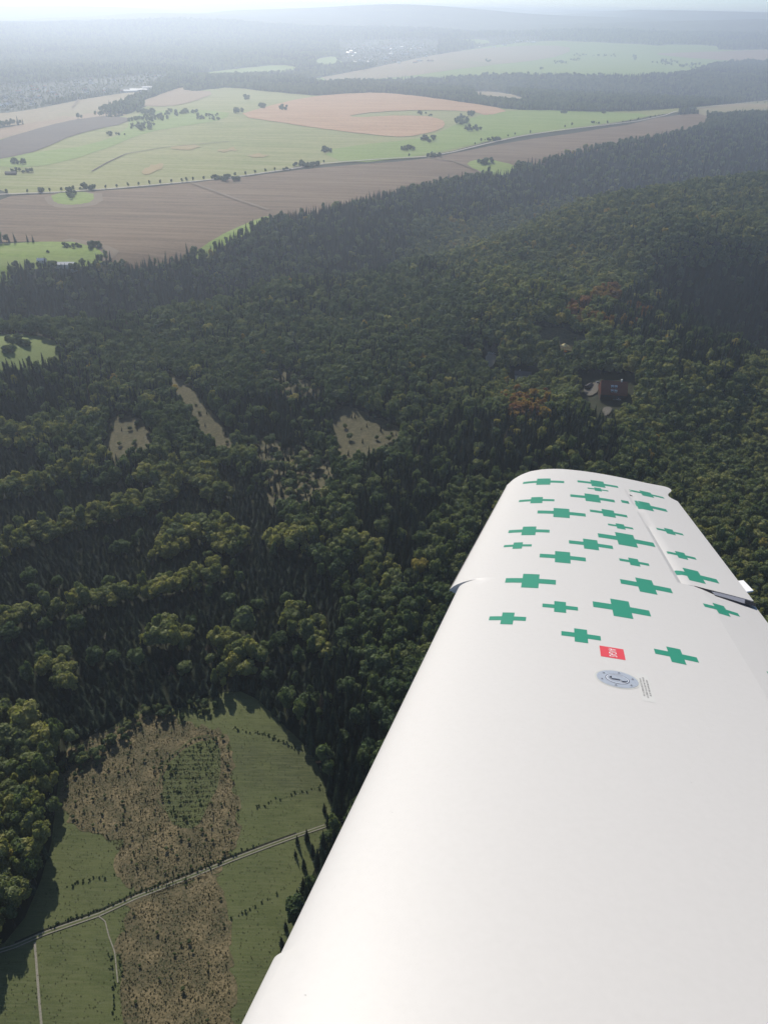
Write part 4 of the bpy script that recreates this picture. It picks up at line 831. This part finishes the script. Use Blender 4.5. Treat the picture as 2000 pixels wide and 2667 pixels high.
# green crosses
Z = 1.9518
cr = [(517, 106, 414, 620), (482, 200, 393, 571), (608, 265, 487, 730), (443, 356, 339, 546), (386, 431, 316, 456), (614, 490, 497, 730), (451, 610, 323, 579), (334, 801, 242, 429), (601, 743, 511, 691), (707, 889, 608, 806), (792, 117, 693, 889), (793, 146, 742, 843), (765, 189, 656, 874), (847, 267, 757, 937), (908, 334, 849, 969), (936, 401, 807, 1065), (757, 425, 648, 866), (977, 515, 907, 1048), (1037, 636, 916, 1158), (912, 751, 773, 1051), (1040, 168, 965, 1112), (1027, 228, 926, 1130), (1158, 360, 1100, 1216), (1217, 481, 1154, 1281), (1280, 584, 1170, 1389), (1420, 755, 1345, 1496), (1190, 990, 1089, 1291), (1803, 1122, 1688, 1918)]
for (cx, cy, x0, x1) in cr:
    s0, c0 = sc_of(1150+cx/Z, 1200+cy/Z); ca = sc_of(1150+x0/Z, 1200+cy/Z)[1]; cb = sc_of(1150+x1/Z, 1200+cy/Z)[1]; L = cb-ca
    if L > .34 or L <= .03: L = min(max(L, .1), .22)
    a_ = L/6; vs_, fs = [], []; idv = {}
    g_ = [-3, -2.5, -2, -1.5, -1, -.5, 0, .5, 1, 1.5, 2, 2.5, 3]
    def vv_(p, q):
        if (p, q) not in idv:
            c_ = c0+p*a_; s_ = s0+q*a_; idv[(p, q)] = len(vs_); vs_.append((c_, s_, hs(s_, c_)+.0004-(.055*(c_-CH(s_)) if (s_ < s_in and c_ > CH(s_)) else 0)))
        return idv[(p, q)]
    for p in range(12):
        for q in range(12):
            cxm, cym = (g_[p]+g_[p+1])/2, (g_[q]+g_[q+1])/2
            if abs(cxm) < 1 or abs(cym) < 1: fs.append((vv_(g_[p], g_[q]), vv_(g_[p+1], g_[q]), vv_(g_[p+1], g_[q+1]), vv_(g_[p], g_[q+1])))
    link('cross_marking', mesh('cross_marking', vs_, fs, GR, smooth=True), wing)
# fuel cap, placards
s0, c0 = sc_of(1607, 1769); rc_ = abs(sc_of(1662, 1779)[1]-c0)
def disc(name, r0, r1, m, dz, parent, n=48, cs=(0, 0), h0=None):
    vs_, fs = [], []
    for rr_, zz in ((r0, dz), (r1, dz)):
        for k in range(n):
            a_ = 6.28318*k/n; c_ = c0+cs[0]+math.cos(a_)*rr_; s_ = s0+cs[1]+math.sin(a_)*rr_; vs_.append((c_, s_, hs(s_, c_)+zz))
    for k in range(n): fs.append((k, n+k, n+(k+1) % n, (k+1) % n))
    if r0 == 0: fs = [tuple(range(n, 2*n))]
    return link(name, mesh(name, vs_, fs, m), parent)
disc('sealant_ring', rc_*.95, rc_*1.10, SH, .0004, wing)
cap = disc('fuel_cap', 0, rc_, CAP, .0009, wing)
disc('cap_rim', rc_*.54, rc_*.58, mat('dark_metal', (.12, .13, .17), .4), .0012, cap)
disc('cap_lid', rc_*.50, rc_*.54, mat('bright_metal', (.85, .87, .9), .3, metal=.3), .0013, cap)
for k in range(6):
    a_ = 6.283*(k+.35)/6; cs_ = (math.cos(a_)*rc_*.80, math.sin(a_)*rc_*.80)
    b_ = disc('bolt', 0, rc_*.075, mat('bolt_metal', (.55, .57, .62), .35, metal=.5) if k == 0 else bpy.data.materials['bolt_metal'], .0016, cap, 12, cs_); disc('bolt_socket', 0, rc_*.035, BK_, .0020, b_, 8, cs_)
lat = [(-.40, 0), (-.28, .11), (-.10, .10), (.08, .10), (.2, .25), (.42, .22), (.48, 0), (.42, -.22), (.2, -.25), (.08, -.10), (-.10, -.10), (-.28, -.11)]
vl = [(c0+p*rc_, s0+q*rc_, hs(s0+q*rc_, c0+p*rc_)+dz) for dz in (.0012, .004) for p, q in lat]; nl_ = len(lat)
link('latch', mesh('latch', vl, [tuple(range(nl_, 2*nl_))]+[(k, (k+1) % nl_, nl_+(k+1) % nl_, nl_+k) for k in range(nl_)], CAP), cap)
vl = [(c0+p*rc_, s0+q*rc_, hs(s0+q*rc_, c0+p*rc_)+.0044) for p, q in lat if p < -.2]; link('latch_hole', mesh('latch_hole', vl, [tuple(range(len(vl)))], BK_), cap)
def lettering(txt, s0_, c0_, size, m, parent, dz, name='lettering', xs=1.0):
    """text running towards the wing root (letters' tops to the rear), laid on the skin; s0_,c0_ = middle"""
    cu = bpy.data.curves.new('t', 'FONT'); cu.body = txt; cu.size = size; cu.align_x = 'CENTER'; cu.align_y = 'CENTER'; cu.resolution_u = 3
    ob = bpy.data.objects.new('t', cu); COL.objects.link(ob); bpy.context.view_layer.update()
    me = bpy.data.meshes.new_from_object(ob.evaluated_get(bpy.context.evaluated_depsgraph_get())); bpy.data.objects.remove(ob)
    for v_ in me.vertices:
        x_, y_ = v_.co.x*xs, v_.co.y; s_, c_ = s0_-x_, c0_+y_; v_.co = (c_, s_, hs(s_, c_)+dz)
    me.materials.clear(); me.materials.append(m); return link(name, me, parent)
q = [sc_of(*p) for p in ((1560, 1681), (1623, 1692), (1628, 1720), (1564, 1709))]
sa = sum(p[0] for p in q)/4; ca = sum(p[1] for p in q)/4; hl = (abs(q[0][1]-q[1][1])+abs(q[2][1]-q[3][1]))/4; hw = (abs(q[0][0]-q[3][0])+abs(q[1][0]-q[2][0]))/4
rp_ = surf_patch('fuel_placard', [(sa+hw, ca-hl), (sa-hw, ca-hl), (sa-hw, ca+hl), (sa+hw, ca+hl)], RD, .0004)
lettering('AVGAS', sa, ca, hl*.92, WT, rp_, .0007, xs=hw*1.6/(hl*.92*3.3))
q = [sc_of(*p) for p in ((1655, 1752), (1688, 1760), (1706, 1832), (1671, 1824))]
sa = sum(p[0] for p in q)/4; ca = sum(p[1] for p in q)/4; hl = (abs(q[0][1]-q[1][1])+abs(q[2][1]-q[3][1]))/4; hw = (abs(q[0][0]-q[3][0])+abs(q[1][0]-q[2][0]))/4
pl = surf_patch('capacity_placard', [(sa+hw, ca-hl), (sa-hw, ca-hl), (sa-hw, ca+hl), (sa+hw, ca+hl)], CL, .0003)
for k, tx_ in enumerate(['AVGAS MIN GRADE 100LL OR 100', '28.0 GALS | 106 LITERS TOTAL USABLE CAP', '13.0 GALS | 49 LITERS USABLE TO TAB']):
    lettering(tx_, sa, ca+hl*(.5-.5*k), hl*.42, GY, pl, .0006, xs=min(1.0, hw*1.9/(hl*.42*.52*len(tx_))))
# small specks of dirt
for (a_, b_) in ((1799, 2039), (795, 2592), (1407, 1241), (1456, 1243), (1021, 2116)):
    s_, c_ = sc_of(a_, b_); vs_ = [(c_-.0020, s_, hs(s_, c_)+.0004), (c_+.002, s_-.0004, hs(s_, c_)+.0004), (c_+.001, s_+.0007, hs(s_, c_)+.0004)]
    link('dirt_speck', mesh('dirt_speck', vs_, [(0, 1, 2)], GY), wing)

# ------------------------------------------------------------------ haze
vs_, fs = [], []; boxm(vs_, fs, -36000, 36000, -4000, 36000, BASE-190, 66)
hm = bpy.data.materials.new('haze_air'); hm.use_nodes = True; t = hm.node_tree; t.nodes.clear()
pv = t.nodes.new('ShaderNodeVolumePrincipled'); pv.inputs['Color'].default_value = (.77, .87, 1.0, 1); pv.inputs['Density'].default_value = 1.4e-4; pv.inputs['Anisotropy'].default_value = .6
om = t.nodes.new('ShaderNodeOutputMaterial'); t.links.new(pv.outputs[0], om.inputs['Volume'])
hz = link('haze', mesh('haze', vs_, fs, hm)); hz['kind'] = 'stuff'; hz['label'] = 'pale blue haze filling the air towards the hills'; hz['category'] = 'haze'
print('trees', len(P3), 'objects', len(sc.objects))
